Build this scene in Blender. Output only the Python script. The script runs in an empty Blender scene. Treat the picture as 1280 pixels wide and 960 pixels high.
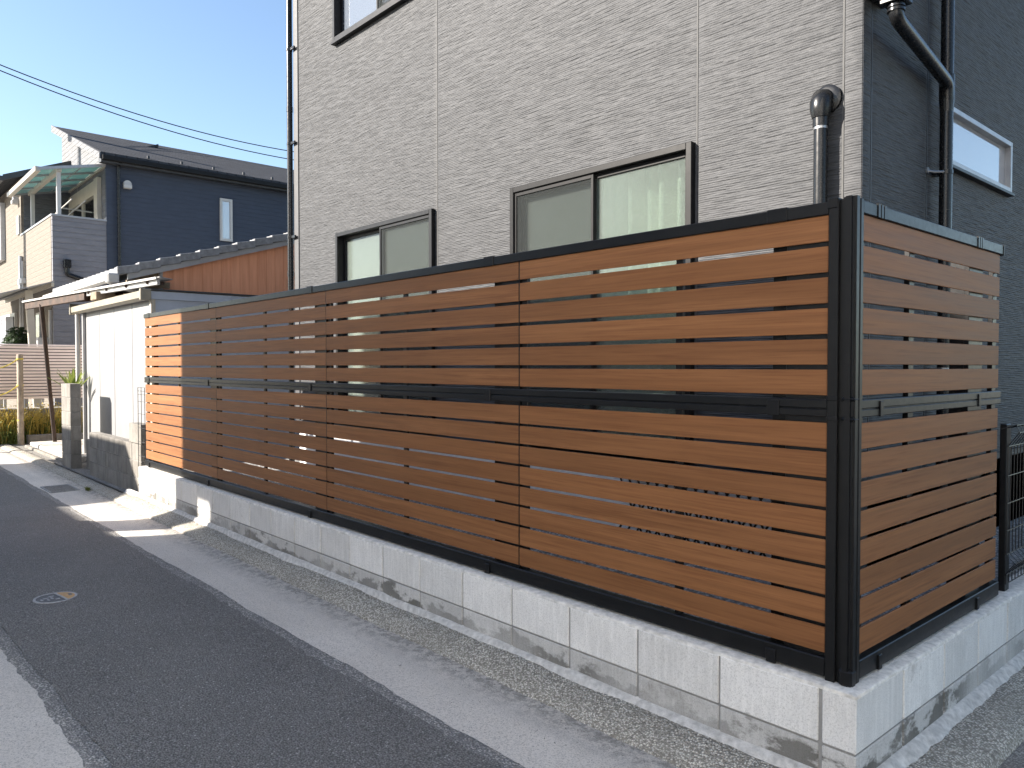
import bpy, bmesh, math, random
import numpy as np
from mathutils import Vector, Matrix
R = math.radians
random.seed(7)
rng = np.random.default_rng(11)
sc = bpy.context.scene
COL = sc.collection

# ------------------------------------------------------------------ camera
cd = bpy.data.cameras.new('camera'); cam = bpy.data.objects.new('camera', cd); COL.objects.link(cam)
cd.sensor_width = 36.0; cd.lens = 961 / 1280 * 36; cd.clip_start = 0.05; cd.clip_end = 2000
cam.location = (0, 0, 1.52); cam.rotation_euler = (R(90) - math.atan(22 / 961), 0, R(48.3))
sc.camera = cam

# ------------------------------------------------------------------ sky, sun, exposure
SUN_AZ = R(58); SUN_EL = R(27)
to_sun = Vector((-math.cos(SUN_AZ) * math.cos(SUN_EL), -math.sin(SUN_AZ) * math.cos(SUN_EL), math.sin(SUN_EL)))
w = bpy.data.worlds.new('World'); sc.world = w; w.use_nodes = True
wn = w.node_tree; wn.nodes.clear()
sky = wn.nodes.new('ShaderNodeTexSky'); sky.sky_type = 'NISHITA'; sky.sun_disc = False
sky.sun_elevation = SUN_EL; sky.sun_rotation = math.atan2(to_sun.x, to_sun.y)
sky.air_density = 1.0; sky.dust_density = 0.7; sky.ozone_density = 1.6; sky.altitude = 20
bg = wn.nodes.new('ShaderNodeBackground'); bg.inputs[1].default_value = 0.066
wo = wn.nodes.new('ShaderNodeOutputWorld')
wn.links.new(sky.outputs[0], bg.inputs[0]); wn.links.new(bg.outputs[0], wo.inputs[0])
sl = bpy.data.lights.new('sun', 'SUN'); sl.energy = 4.2; sl.angle = R(0.7); sl.color = (1.0, 0.92, 0.82)
so = bpy.data.objects.new('sun', sl); COL.objects.link(so)
so.rotation_euler = (-to_sun).to_track_quat('-Z', 'Y').to_euler(); so.location = (-20, -20, 20)
vs = sc.view_settings
sc.display_settings.display_device = 'sRGB'
vs.view_transform = 'Standard'; vs.look = 'None'; vs.gamma = 1.0; vs.use_curve_mapping = False; vs.exposure = 2.1
sc.cycles.use_denoising = True
sc.cycles.max_bounces = 8; sc.cycles.transparent_max_bounces = 16

# ------------------------------------------------------------------ materials
class Mat:
    def __init__(self, name, base=(.5, .5, .5), rough=.6, spec=.5, metal=0.0):
        self.m = bpy.data.materials.new(name); self.m.use_nodes = True
        self.t = self.m.node_tree; self.t.nodes.clear()
        self.out = self.n('ShaderNodeOutputMaterial')
        self.b = self.n('ShaderNodeBsdfPrincipled')
        self.l(self.b.outputs[0], self.out.inputs[0])
        self.set('Base Color', (*base, 1)); self.set('Roughness', rough)
        self.set('Specular IOR Level', spec); self.set('Metallic', metal)
        self._c = None
    def n(self, t, **k):
        x = self.t.nodes.new(t)
        for a, v in k.items(): setattr(x, a, v)
        return x
    def l(self, a, b): self.t.links.new(a, b)
    def set(self, k, v):
        if hasattr(v, 'links'): self.l(v, self.b.inputs[k])
        else: self.b.inputs[k].default_value = v
    def coord(self, scale=(1, 1, 1), world=False, rnd=0.0, rot=(0, 0, 0)):
        if world:
            src = self.n('ShaderNodeNewGeometry').outputs['Position']
        else:
            src = self.n('ShaderNodeTexCoord').outputs['Object']
        if rnd:
            oi = self.n('ShaderNodeObjectInfo'); mu = self.n('ShaderNodeVectorMath', operation='SCALE')
            cb = self.n('ShaderNodeCombineXYZ')
            for i in range(3): self.l(oi.outputs['Random'], cb.inputs[i])
            self.l(cb.outputs[0], mu.inputs[0]); mu.inputs['Scale'].default_value = rnd
            ad = self.n('ShaderNodeVectorMath', operation='ADD'); self.l(src, ad.inputs[0]); self.l(mu.outputs[0], ad.inputs[1])
            src = ad.outputs[0]
        mp = self.n('ShaderNodeMapping'); self.l(src, mp.inputs[0]); mp.inputs['Scale'].default_value = scale
        mp.inputs['Rotation'].default_value = rot
        return mp.outputs[0]
    def noise(self, c, scale=5, detail=4, rough=.55, dist=0.0):
        x = self.n('ShaderNodeTexNoise'); self.l(c, x.inputs['Vector'])
        x.inputs['Scale'].default_value = scale; x.inputs['Detail'].default_value = detail
        x.inputs['Roughness'].default_value = rough; x.inputs['Distortion'].default_value = dist
        return x.outputs['Fac']
    def voro(self, c, scale=50, feature='F1', out='Distance', rand=1.0):
        x = self.n('ShaderNodeTexVoronoi', feature=feature); self.l(c, x.inputs['Vector'])
        x.inputs['Scale'].default_value = scale; x.inputs['Randomness'].default_value = rand
        return x.outputs[out]
    def ramp(self, f, stops, interp='LINEAR'):
        x = self.n('ShaderNodeValToRGB'); self.l(f, x.inputs[0]); e = x.color_ramp; e.interpolation = interp
        while len(e.elements) < len(stops): e.elements.new(0.5)
        for el, (p, c) in zip(e.elements, stops):
            el.position = p; el.color = (*c, 1) if len(c) == 3 else (c[0],) * 3 + (1,)
        return x.outputs[0]
    def mix(self, f, a, b, mode='MIX'):
        x = self.n('ShaderNodeMix', data_type='RGBA', blend_type=mode)
        for s, v in ((x.inputs[0], f), (x.inputs[6], a), (x.inputs[7], b)):
            if hasattr(v, 'links'): self.l(v, s)
            elif isinstance(v, (int, float)): s.default_value = v
            else: s.default_value = (*v, 1)
        return x.outputs[2]
    def math(self, op, a, b=0.0, c=None):
        x = self.n('ShaderNodeMath', operation=op)
        for i, v in enumerate((a, b) if c is None else (a, b, c)):
            if hasattr(v, 'links'): self.l(v, x.inputs[i])
            else: x.inputs[i].default_value = v
        return x.outputs[0]
    def sep(self, c):
        x = self.n('ShaderNodeSeparateXYZ'); self.l(c, x.inputs[0]); return x.outputs
    def bump(self, h, strength=.5, dist=.01, normal=None):
        x = self.n('ShaderNodeBump'); self.l(h, x.inputs['Height'])
        x.inputs['Strength'].default_value = strength; x.inputs['Distance'].default_value = dist
        if normal is not None: self.l(normal, x.inputs['Normal'])
        self.l(x.outputs[0], self.b.inputs['Normal']); return x.outputs[0]
    def rnd(self): return self.n('ShaderNodeObjectInfo').outputs['Random']

def g(v): return (v, v, v)
M = {}
def simple(name, base, rough=.6, var=.15, scale=6, bump=.0, bscale=60, spec=.5, metal=0, rnd=3.0):
    m = Mat(name, base, rough, spec, metal)
    c = m.coord(rnd=rnd)
    n = m.noise(c, scale, 5, .6)
    lo = tuple(max(0, k * (1 - var)) for k in base); hi = tuple(min(1, k * (1 + var)) for k in base)
    m.set('Base Color', m.ramp(n, [(.3, lo), (.7, hi)]))
    n2 = m.noise(c, scale * 3, 3, .6)
    m.set('Roughness', m.math('MULTIPLY_ADD', n2, .2, max(0, rough - .1)))
    if bump: m.bump(m.noise(c, bscale, 3, .6), bump, .004)
    M[name] = m.m
    return m

def mats():
    # stone-look house siding
    m = Mat('house_siding', g(.3), .6, .26); c = m.coord(world=True)
    n = m.noise(c, 1.6, 5, .6); n2 = m.noise(m.coord((6, 6, 90), world=True), 1.0, 4, .6)
    col = m.mix(m.ramp(n, [(.3, g(0.)), (.7, g(1.))]), (.032, .0335, .0365), (.0415, .0432, .0467))
    col = m.mix(m.ramp(n2, [(.35, g(0.)), (.7, g(1.))]), col, (.062, .0638, .068))
    m.set('Base Color', col)
    m.bump(m.noise(m.coord((22, 22, 160), world=True), 1.0, 3, .6), .55, .006); M['siding'] = m.m
    # wood-look aluminium slats
    m = Mat('wood_slat', g(.2), .5, .22); c = m.coord((1.2, 40, 55), rnd=37.0)
    s1 = m.noise(c, 1.0, 6, .62, .4); c2 = m.coord((.5, 9, 14), rnd=91.0); s2 = m.noise(c2, 1.0, 3, .5, .8)
    c3 = m.coord((3.5, 90, 120), rnd=13.0); s3 = m.noise(c3, 1.0, 4, .6)
    col = m.ramp(s1, [(.22, (.135, .056, .021)), (.44, (.212, .091, .035)), (.60, (.25, .110, .043)), (.85, (.31, .145, .060))])
    col = m.mix(m.ramp(s2, [(.35, g(0.)), (.65, g(.55))]), col, (.18, .074, .026))
    col = m.mix(m.ramp(s3, [(.50, g(0.)), (.68, g(.55))]), col, (.135, .048, .017))
    hs = m.n('ShaderNodeHueSaturation'); m.l(col, hs.inputs['Color']); m.l(m.math('MULTIPLY_ADD', m.rnd(), .22, .9), hs.inputs['Value'])
    m.set('Base Color', hs.outputs[0])
    m.set('Roughness', m.math('MULTIPLY_ADD', s1, .2, .45)); m.bump(s3, .12, .002); M['wood'] = m.m
    # powder-coated black metal
    m = simple('black_metal', (.006, .006, .0063), .36, .25, 14, .04, 500, .3)
    simple('black_plastic', (.0075, .0075, .008), .35, .25, 14, 0, 100, .25)
    simple('dark_pipe', (.009, .0095, .0105), .27, .2, 10, .0, 100, .38)
    # new concrete block; the lower course is dirtier
    for bkey, bmul in (('block', 1.0), ('block_lower', .74)):
        m = Mat(bkey, g(.5), .9, .2); c = m.coord(rnd=53.0)
        big = m.noise(c, 5, 5, .6); sand = m.noise(m.coord(rnd=9.0), 190, 3, .75); vert = m.noise(m.coord((60, 60, 5), rnd=21.0), 1.0, 5, .65)
        col = m.mix(m.ramp(big, [(.3, g(0.)), (.72, g(1.))]), (.64, .625, .60), (.77, .755, .73))
        col = m.mix(m.ramp(vert, [(.45, g(0.)), (.7, g(.75))]), col, (.86, .84, .81))
        col = m.mix(m.ramp(sand, [(.36, g(.6)), (.5, g(0.))]), col, (.42, .405, .385))
        sm = m.noise(c, 2.3, 6, .65); sm2 = m.noise(m.coord((30, 30, 8), rnd=77.0), 1.0, 3, .6)
        col = m.mix(m.math('MULTIPLY', m.ramp(sm, [(.62, g(0.)), (.7, g(.6))]), m.ramp(sm2, [(.35, g(0.)), (.6, g(1.))])), col, (.28, .26, .235))
        wp = m.sep(m.coord(world=True)); wz = wp[2]
        moss = m.noise(m.coord((5, 5, 9), world=True), 1.0, 6, .65)
        reach = m.math('MULTIPLY_ADD', moss, .44, -.075)
        k = m.math('SUBTRACT', reach, wz)
        k = m.ramp(m.math('MULTIPLY_ADD', k, 14, .5), [(.25, g(0.)), (.75, g(1.))])
        patch = m.ramp(m.noise(m.coord((1.1, 1.1, .2), world=True), 1.0, 2, .5), [(.34, g(.0)), (.58, g(1.))])
        k = m.math('MULTIPLY', k, patch)
        col = m.mix(m.math('MULTIPLY', k, .85), col, (.105, .098, .08))
        hs = m.n('ShaderNodeHueSaturation'); m.l(col, hs.inputs['Color']); m.l(m.math('MULTIPLY_ADD', m.rnd(), .18 * bmul, .88 * bmul), hs.inputs['Value'])
        m.set('Base Color', hs.outputs[0])
        h = m.math('ADD', m.math('MULTIPLY', sand, .6), m.math('MULTIPLY', m.noise(c, 90, 4, .7), .6)); m.bump(h, .55, .004); M[bkey] = m.m
    simple('mortar', (.52, .50, .47), .95, .3, 30, 1.0, 110)
    m = simple('joint_mortar', (.26, .255, .245), .95, .2, 14, .5, 170)
    simple('cap_mortar', (.64, .615, .57), .95, .28, 30, 1.0, 90)
    # old weathered concrete block
    m = Mat('old_block', g(.3), .95, .2); c = m.coord(rnd=31.0)
    a = m.noise(c, 4, 6, .65); s = m.noise(c, 240, 3, .7); v = m.noise(m.coord((20, 20, 2.5), rnd=5.0), 1.0, 5, .6)
    col = m.mix(m.ramp(a, [(.3, g(0.)), (.7, g(1.))]), (.17, .158, .14), (.29, .275, .25))
    col = m.mix(m.ramp(v, [(.5, g(0.)), (.75, g(.75))]), col, (.10, .095, .085))
    col = m.mix(m.ramp(s, [(.36, g(.7)), (.48, g(0.))]), col, (.14, .13, .12))
    m.set('Base Color', col); m.bump(m.math('ADD', s, a), .8, .006); M['old_block'] = m.m
    # asphalt
    m = Mat('asphalt', g(.05), .82, .35); c = m.coord(world=True)
    stone = m.voro(c, 125, out='Color'); st = m.sep(stone)[0]; dist = m.voro(c, 125); fine = m.noise(c, 420, 3, .7); big = m.noise(c, 1.3, 5, .6); mid = m.noise(c, 9, 4, .6)
    col = m.mix(m.ramp(big, [(.3, g(0.)), (.7, g(1.))]), (.22, .212, .20), (.29, .28, .264))
    col = m.mix(m.ramp(st, [(.45, g(0.)), (.85, g(.75))]), col, (.36, .352, .34))
    col = m.mix(m.ramp(st, [(.965, g(0.)), (.99, g(.7))]), col, (.65, .63, .6))
    col = m.mix(m.ramp(dist, [(.25, g(0.)), (.7, g(.7))]), col, (.055, .054, .053))
    col = m.mix(m.ramp(mid, [(.55, g(0.)), (.75, g(.3))]), col, (.26, .255, .25))
    m.set('Base Color', col)
    h = m.math('SUBTRACT', m.math('MULTIPLY', fine, .3), m.math('MULTIPLY', dist, 1.1)); m.bump(m.math('ADD', h, m.math('MULTIPLY', st, .5)), .9, .007); M['asphalt'] = m.m
    # lane concrete
    m = Mat('lane_concrete', g(.36), .92, .25); c = m.coord(world=True)
    big = m.noise(c, 1.1, 6, .6); sand = m.noise(c, 150, 4, .78); streak = m.noise(m.coord((.7, 7, 1), world=True), 1.0, 5, .6, .6); sp = m.sep(m.voro(c, 210, out='Color'))[0]
    col = m.mix(m.ramp(big, [(.3, g(0.)), (.7, g(1.))]), (.62, .575, .515), (.75, .70, .63))
    col = m.mix(m.ramp(streak, [(.5, g(0.)), (.75, g(.5))]), col, (.50, .48, .45))
    col = m.mix(m.ramp(sand, [(.38, g(.85)), (.52, g(0.))]), col, (.36, .34, .305))
    col = m.mix(m.ramp(sp, [(.955, g(0.)), (.985, g(.6))]), col, (.2, .19, .17))
    yy = m.sep(c)[1]
    kerb_dirt = m.math('MULTIPLY', m.ramp(m.math('MULTIPLY_ADD', yy, 1.0, -1.6), [(.58, g(0.)), (.77, g(1.))]), m.ramp(m.noise(c, 16, 7, .8), [(.46, g(0.)), (.56, g(1.))]))
    col = m.mix(m.math('MULTIPLY', kerb_dirt, .65), col, (.13, .125, .115))
    m.set('Base Color', col); m.bump(m.math('ADD', sand, m.math('MULTIPLY', m.noise(c, 40, 4, .6), .5)), .45, .004); M['lane'] = m.m
    # broken edge between asphalt and concrete
    def aggregate(key, lo, mid_, hi, scale, b=.9, dark=.55):
        m = Mat(key, mid_, .92, .25); c = m.coord(world=True)
        st = m.sep(m.voro(c, scale, out='Color'))[0]; d = m.voro(c, scale); big = m.noise(c, 3.5, 6, .65)
        col = m.ramp(st, [(.1, lo), (.5, mid_), (.9, hi)])
        col = m.mix(m.ramp(d, [(.25, g(0.)), (.65, g(.85))]), col, lo)
        col = m.mix(m.ramp(big, [(.45, g(0.)), (.68, g(dark))]), col, lo)
        m.set('Base Color', col); m.bump(m.math('SUBTRACT', m.math('MULTIPLY', st, .5), d), b, .009); M[key] = m.m
    aggregate('edge_strip', (.20, .197, .193), (.44, .42, .385), (.72, .69, .64), 110)
    aggregate('gravel_kerb', (.25, .23, .195), (.70, .66, .58), (.88, .84, .75), 120, .9, .5)
    aggregate('lot_gravel', (.16, .155, .148), (.46, .445, .42), (.70, .68, .64), 60, .8)
    aggregate('old_ground', (.17, .16, .145), (.36, .345, .32), (.48, .46, .43), 130, .6)
    simple('foundation', (.80, .79, .77), .9, .1, 5, .3, 90)
    simple('silver_trim', (.34, .34, .35), .45, .1, 10, 0, 50, .5, .6)
    simple('window_black', (.010, .010, .011), .4, .2, 10, 0, 50, .2)
    simple('window_bronze', (.013, .013, .0135), .42, .15, 10, 0, 50, .12)
    simple('sealant', (.065, .065, .065), .8, .1, 8)
    simple('trim_grey', (.055, .056, .06), .6, .1, 8)
    m = simple('white_panel', (.225, .225, .228), .5, .05, 3, .05, 40)
    simple('cream_paint', (.24, .215, .165), .5, .15, 6)
    simple('pale_blue_sheet', (.36, .40, .47), .5, .08, 4)
    simple('dark_cap', (.035, .037, .04), .5, .2, 4)
    m = Mat('brown_sheet', (.27, .125, .075), .65, .2); c = m.coord((1, 14, 1.2), rnd=9.0)
    m.set('Base Color', m.ramp(m.noise(c, 1.0, 5, .6), [(.3, (.50, .22, .12)), (.7, (.64, .30, .17))])); M['brown'] = m.m
    simple('roof_tile', (.17, .173, .178), .6, .3, 12, .3, 80)
    simple('rust_wood', (.045, .023, .013), .8, .6, 7, .6, 40)
    simple('old_timber', (.22, .165, .11), .85, .4, 9, .6, 40)
    simple('rust_pole', (.035, .021, .016), .75, .5, 14)
    simple('tin_sheet', (.28, .275, .265), .5, .3, 5)
    def siding(key, col, pitch, depth, rough=.6, brick=False, var=.12):
        m = Mat(key, col, rough, .35); c = m.coord(world=True); z = m.sep(c)[2]
        n = m.noise(m.coord((3, 3, 14), world=True), 1.0, 4, .6)
        m.set('Base Color', m.ramp(n, [(.3, tuple(k * (1 - var) for k in col)), (.7, tuple(k * (1 + var) for k in col))]))
        fr = m.math('FRACT', m.math('DIVIDE', z, pitch))
        h = m.ramp(fr, [(0., g(0.)), (.1, g(1.)), (.85, g(.75)), (1., g(0.))])
        if brick:
            h = m.math('ADD', m.math('MULTIPLY', h, .6), m.noise(m.coord((9, 9, 26), world=True), 1.0, 3, .5))
        m.bump(h, 1.0, depth); M[key] = m.m
    siding('navy_siding', (.036, .046, .068), .10, .006, .6)
    siding('beige_siding', (.145, .126, .103), .12, .008, .8, True)
    siding('grey_siding', (.17, .17, .185), .12, .02, .8, True)
    siding('pale_gable', (.12, .123, .13), .12, .02, .7, True)
    siding('dark_siding', (.105, .11, .12), .12, .018, .7, True)
    m = Mat('shingle', g(.08), .95, .1); c = m.coord(world=True)
    br = m.n('ShaderNodeTexBrick'); m.l(m.coord((1, 1, 0), world=True, rot=(0, 0, R(90))), br.inputs[0]); br.inputs['Scale'].default_value = 2.2
    br.inputs['Color1'].default_value = (.062, .064, .07, 1); br.inputs['Color2'].default_value = (.044, .046, .051, 1); br.inputs['Mortar'].default_value = (.03, .03, .033, 1)
    br.inputs['Mortar Size'].default_value = .03
    m.set('Base Color', br.outputs[0]); m.bump(br.outputs['Fac'], .6, -.02); M['shingle'] = m.m
    simple('white_alu', (.42, .41, .39), .4, .06, 5)
    simple('beige_alu', (.38, .345, .285), .45, .08, 5)
    simple('grey_alu', (.33, .33, .335), .4, .1, 5, 0, 50, .5, .5)
    simple('louver_pink', (.80, .70, .68), .5, .06, 4)
    simple('weathered_post', (.30, .25, .19), .85, .3, 12, .5, 60)
    simple('rope_yellow', (.62, .50, .08), .7, .15, 30)
    simple('cable_black', (.012, .012, .014), .6, .1, 5)
    simple('steel', (.35, .355, .36), .35, .15, 20, 0, 50, .5, .8)
    simple('galvanised', (.26, .275, .29), .5, .25, 40, .2, 80, .5, .5)
    simple('bark', (.12, .085, .055), .9, .3, 12, .6, 40)
    simple('meter_box', (.40, .40, .40), .5, .1, 4)
    simple('plaster', (.78, .76, .72), .85, .1, 2, .2, 60)
    simple('render_white', (.8, .79, .77), .85, .03, 2, .1, 60)
    simple('dark_room', (.03, .03, .03), .9, .1, 2)
    def leafy(key, lo, hi):
        m = Mat(key, lo, .55, .4); m.set('Base Color', m.ramp(m.noise(m.coord(world=True), 9, 3, .6), [(.35, lo), (.65, hi)]))
        m.b.inputs['Subsurface Weight'].default_value = 0.0
        tr = m.n('ShaderNodeBsdfTranslucent'); tr.inputs[0].default_value = (*hi, 1)
        mx = m.n('ShaderNodeMixShader'); mx.inputs[0].default_value = .35
        m.l(m.b.outputs[0], mx.inputs[1]); m.l(tr.outputs[0], mx.inputs[2]); m.l(mx.outputs[0], m.out.inputs[0]); M[key] = m.m
    leafy('weed_green', (.09, .13, .03), (.20, .23, .06)); leafy('weed_gold', (.34, .25, .05), (.5, .38, .09))
    leafy('yucca_leaf', (.10, .16, .03), (.22, .26, .06)); leafy('bush_leaf', (.012, .028, .013), (.035, .06, .025))
    # glass and curtains
    def glass(key, tint, refl, bumpk=0.0, bs=140, rough=.02, frost=None):
        m = Mat(key); t = m.t
        tr = m.n('ShaderNodeBsdfTransparent'); tr.inputs[0].default_value = (*tint, 1)
        gl = m.n('ShaderNodeBsdfGlossy'); gl.inputs['Roughness'].default_value = rough; gl.inputs[0].default_value = (1, 1, 1, 1)
        fr = m.n('ShaderNodeFresnel'); fr.inputs[0].default_value = 1.5
        mx = m.n('ShaderNodeMixShader'); m.l(m.math('MULTIPLY_ADD', fr.outputs[0], 1.0, refl), mx.inputs[0]); m.l(tr.outputs[0], mx.inputs[1]); m.l(gl.outputs[0], mx.inputs[2])
        if bumpk:
            bp = m.n('ShaderNodeBump'); bp.inputs['Strength'].default_value = bumpk; bp.inputs['Distance'].default_value = .004
            m.l(m.voro(m.coord(), bs, 'SMOOTH_F1'), bp.inputs['Height']); m.l(bp.outputs[0], gl.inputs['Normal']); m.l(bp.outputs[0], fr.inputs['Normal'])
        last = mx
        if frost:
            df = m.n('ShaderNodeBsdfDiffuse'); df.inputs[0].default_value = (*frost, 1); tl = m.n('ShaderNodeBsdfTranslucent'); tl.inputs[0].default_value = (*frost, 1)
            m1 = m.n('ShaderNodeMixShader'); m1.inputs[0].default_value = .3; m.l(df.outputs[0], m1.inputs[1]); m.l(tl.outputs[0], m1.inputs[2])
            m2 = m.n('ShaderNodeMixShader'); m.l(m.math('MULTIPLY_ADD', m.noise(m.coord((60, 60, 60)), 1.0, 2, .5), .28 if bs == 150 else .02, .10 if bs == 150 else .4), m2.inputs[0]); m.l(mx.outputs[0], m2.inputs[1]); m.l(m1.outputs[0], m2.inputs[2]); last = m2
        m.l(last.outputs[0], m.out.inputs[0]); t.nodes.remove(m.b); M[key] = m.m
    glass('obscure_glass', (.80, .88, .85), .0, .12, 150, .04, (.31, .345, .32))
    glass('clear_glass', (.82, .87, .86), .06)
    glass('pale_glass', (.82, .87, .9), .12, .1, 20, .06, (.24, .27, .32))
    glass('roof_glass', (.50, .74, .72), .12, .2, 30, .25, (.30, .52, .50))
    glass('mirror_glass', (.6, .62, .65), .35, .10, 4, .03, (.66, .65, .65))
    m = Mat('insect_screen'); tr = m.n('ShaderNodeBsdfTransparent'); df = m.n('ShaderNodeBsdfDiffuse'); df.inputs[0].default_value = (.05, .055, .055, 1)
    wv = m.noise(m.coord((500, 500, 500)), 1.0, 1, .5)
    mx = m.n('ShaderNodeMixShader'); m.l(m.math('MULTIPLY_ADD', wv, .2, .2), mx.inputs[0]); m.l(tr.outputs[0], mx.inputs[1]); m.l(df.outputs[0], mx.inputs[2])
    m.l(mx.outputs[0], m.out.inputs[0]); m.t.nodes.remove(m.b); M['screen'] = m.m
    simple('curtain', (.56, .55, .46), .9, .08, 3)
    simple('curtain_white', (.46, .48, .51), .9, .04, 3)
    # valve cover paint
    simple('cover_iron', (.075, .078, .082), .5, .4, 60, .4, 200, .5, .3)
    simple('cover_rim', (.36, .36, .37), .5, .3, 60)
    simple('cover_orange', (.50, .29, .10), .6, .3, 50)
mats()

# ------------------------------------------------------------------ mesh helpers
WL = {}
class MB:
    def __init__(s): s.v = []; s.f = []
    def add(s, v, f):
        o = len(s.v); s.v += [tuple(p) for p in v]; s.f += [tuple(i + o for i in q) for q in f]; return s
    def box(s, x0, x1, y0, y1, z0, z1):
        return s.add([(x, y, z) for x in (x0, x1) for y in (y0, y1) for z in (z0, z1)],
                     [(0, 1, 3, 2), (4, 6, 7, 5), (0, 4, 5, 1), (2, 3, 7, 6), (0, 2, 6, 4), (1, 5, 7, 3)])
    def prism(s, poly, d):
        n = len(poly); d = Vector(d); a = [Vector(p) for p in poly]
        nrm = Vector((0, 0, 0))
        for i in range(n): nrm += a[i].cross(a[(i + 1) % n])
        if nrm.dot(d) > 0: a = a[::-1]
        v = [tuple(p) for p in a] + [tuple(p + d) for p in a]
        f = [tuple(range(n)), tuple(range(2 * n - 1, n - 1, -1))] + [(i, n + i, n + (i + 1) % n, (i + 1) % n)[::-1] for i in range(n)]
        f = [f[0], f[1]] + [((i + 1) % n, n + (i + 1) % n, n + i, i)[::-1] for i in range(n)]
        return s.add(v, f)
    def bar(s, p, q, wd, h=None, up=(0, 0, 1)):
        p, q = Vector(p), Vector(q); h = h or wd; t = (q - p).normalized(); up = Vector(up)
        a = t.cross(up)
        if a.length < 1e-4: a = t.cross(Vector((0, 1, 0)))
        a.normalize(); b = a.cross(t).normalized()
        sq = [p + a * sx * wd / 2 + b * sy * h / 2 for sx, sy in ((-1, -1), (1, -1), (1, 1), (-1, 1))]
        return s.prism(sq, q - p)
    def tube(s, pts, r, n=10, cap=True):
        pts = [Vector(p) for p in pts]; rs = r if isinstance(r, (list, tuple)) else [r] * len(pts)
        o = len(s.v); prev = None
        for i, p in enumerate(pts):
            t = (pts[min(i + 1, len(pts) - 1)] - pts[max(i - 1, 0)]).normalized()
            if prev is None:
                a = t.orthogonal().normalized()
            else:
                a = (prev - t * prev.dot(t)).normalized()
            prev = a; b = t.cross(a)
            for k in range(n):
                th = 2 * math.pi * k / n; s.v.append(tuple(p + (a * math.cos(th) + b * math.sin(th)) * rs[i]))
        for i in range(len(pts) - 1):
            for k in range(n):
                k2 = (k + 1) % n; s.f.append((o + i * n + k, o + i * n + k2, o + (i + 1) * n + k2, o + (i + 1) * n + k))
        if cap:
            s.f.append(tuple(o + k for k in range(n))[::-1]); s.f.append(tuple(o + (len(pts) - 1) * n + k for k in range(n)))
        return s
    def quad(s, a, b, c, d): return s.add([a, b, c, d], [(0, 1, 2, 3)])

def mesh(name, v, f, mat, smooth=False, bevel=0):
    me = bpy.data.meshes.new(name); me.from_pydata([tuple(p) for p in v], [], f)
    if bevel:
        bm = bmesh.new(); bm.from_mesh(me)
        bmesh.ops.recalc_face_normals(bm, faces=bm.faces)
        bmesh.ops.bevel(bm, geom=list(bm.edges), offset=bevel, segments=1, affect='EDGES')
        bm.to_mesh(me); bm.free()
    me.materials.append(M[mat])
    if smooth: me.polygons.foreach_set('use_smooth', [True] * len(me.polygons))
    me.update(); return me
def link(name, me, parent=None, loc=(0, 0, 0), rz=0):
    o = bpy.data.objects.new(name, me); COL.objects.link(o); loc = Vector(loc); WL[o] = loc
    if parent is not None: o.parent = parent; o.location = loc - WL[parent]
    else: o.location = loc
    if rz: o.rotation_euler = (0, 0, rz)
    return o
def tag(o, label=None, cat=None, group=None, kind=None):
    if label: o['label'] = label
    if cat: o['category'] = cat
    if group: o['group'] = group
    if kind: o['kind'] = kind
    return o
def build(mb, name, mat, parent=None, smooth=False, bevel=0, origin=None):
    a = np.array(mb.v); c = Vector((a.min(0) + a.max(0)) / 2) if origin is None else Vector(origin)
    return link(name, mesh(name, a - np.array(c), mb.f, mat, smooth, bevel), parent, c)
def bx(name, x0, x1, y0, y1, z0, z1, mat, parent=None, bevel=.002):
    return build(MB().box(x0, x1, y0, y1, z0, z1), name, mat, parent, False, bevel)
def thing(name, label, cat, loc, group=None):
    e = bpy.data.objects.new(name, None); COL.objects.link(e); e.location = loc; WL[e] = Vector(loc); e.empty_display_size = .2
    return tag(e, label, cat, group)
def struct(mb, name, mat, smooth=False):
    o = build(mb, name, mat, None, smooth, origin=(0, 0, 0)); o['kind'] = 'structure'; return o
def fin_smooth(o, ang=40):
    o.data.polygons.foreach_set('use_smooth', [True] * len(o.data.polygons))
    try: o.data.set_sharp_from_angle(angle=R(ang))
    except Exception: pass
    return o
TAB = rng.random((512, 512))
def vnoise(u, v):
    iu = np.floor(u).astype(int); iv = np.floor(v).astype(int); fu = u - iu; fv = v - iv
    fu = fu * fu * (3 - 2 * fu); fv = fv * fv * (3 - 2 * fv)
    a = TAB[iu % 512, iv % 512]; b = TAB[(iu + 1) % 512, iv % 512]; c = TAB[iu % 512, (iv + 1) % 512]; d = TAB[(iu + 1) % 512, (iv + 1) % 512]
    return (a * (1 - fu) + b * fu) * (1 - fv) + (c * (1 - fu) + d * fu) * fv

# ------------------------------------------------------------------ ground
def wav(x, k, amp, seed):
    x = np.asarray(x, float); return (vnoise(x * k + seed, x * 0 + seed) - .5) * 2 * amp
def sheet(name, mat, xs, rows, smooth=True):
    """rows: list of (y array, z array), left to right"""
    n = len(xs); v = []; f = []
    for y, z in rows:
        y = np.broadcast_to(y, n); z = np.broadcast_to(z, n); v += list(zip(xs, y, z))
    for r in range(len(rows) - 1):
        for i in range(n - 1): f.append((r * n + i, r * n + i + 1, (r + 1) * n + i + 1, (r + 1) * n + i))
    o = link(name, mesh(name, v, f, mat, smooth)); o['kind'] = 'structure'; return o
struct(MB().quad((-400, -400, -.03), (400, -400, -.03), (400, 400, -.03), (-400, 400, -.03)), 'ground', 'old_ground')
xs = np.concatenate([np.arange(-45, -13, .25), np.arange(-13, 6, .02), np.arange(6, 30, .5)])
eR = 1.885 + wav(xs, 3, .016, 3.3) + wav(xs, 14, .010, 8.1) + wav(xs, 40, .005, 9.7)
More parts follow.
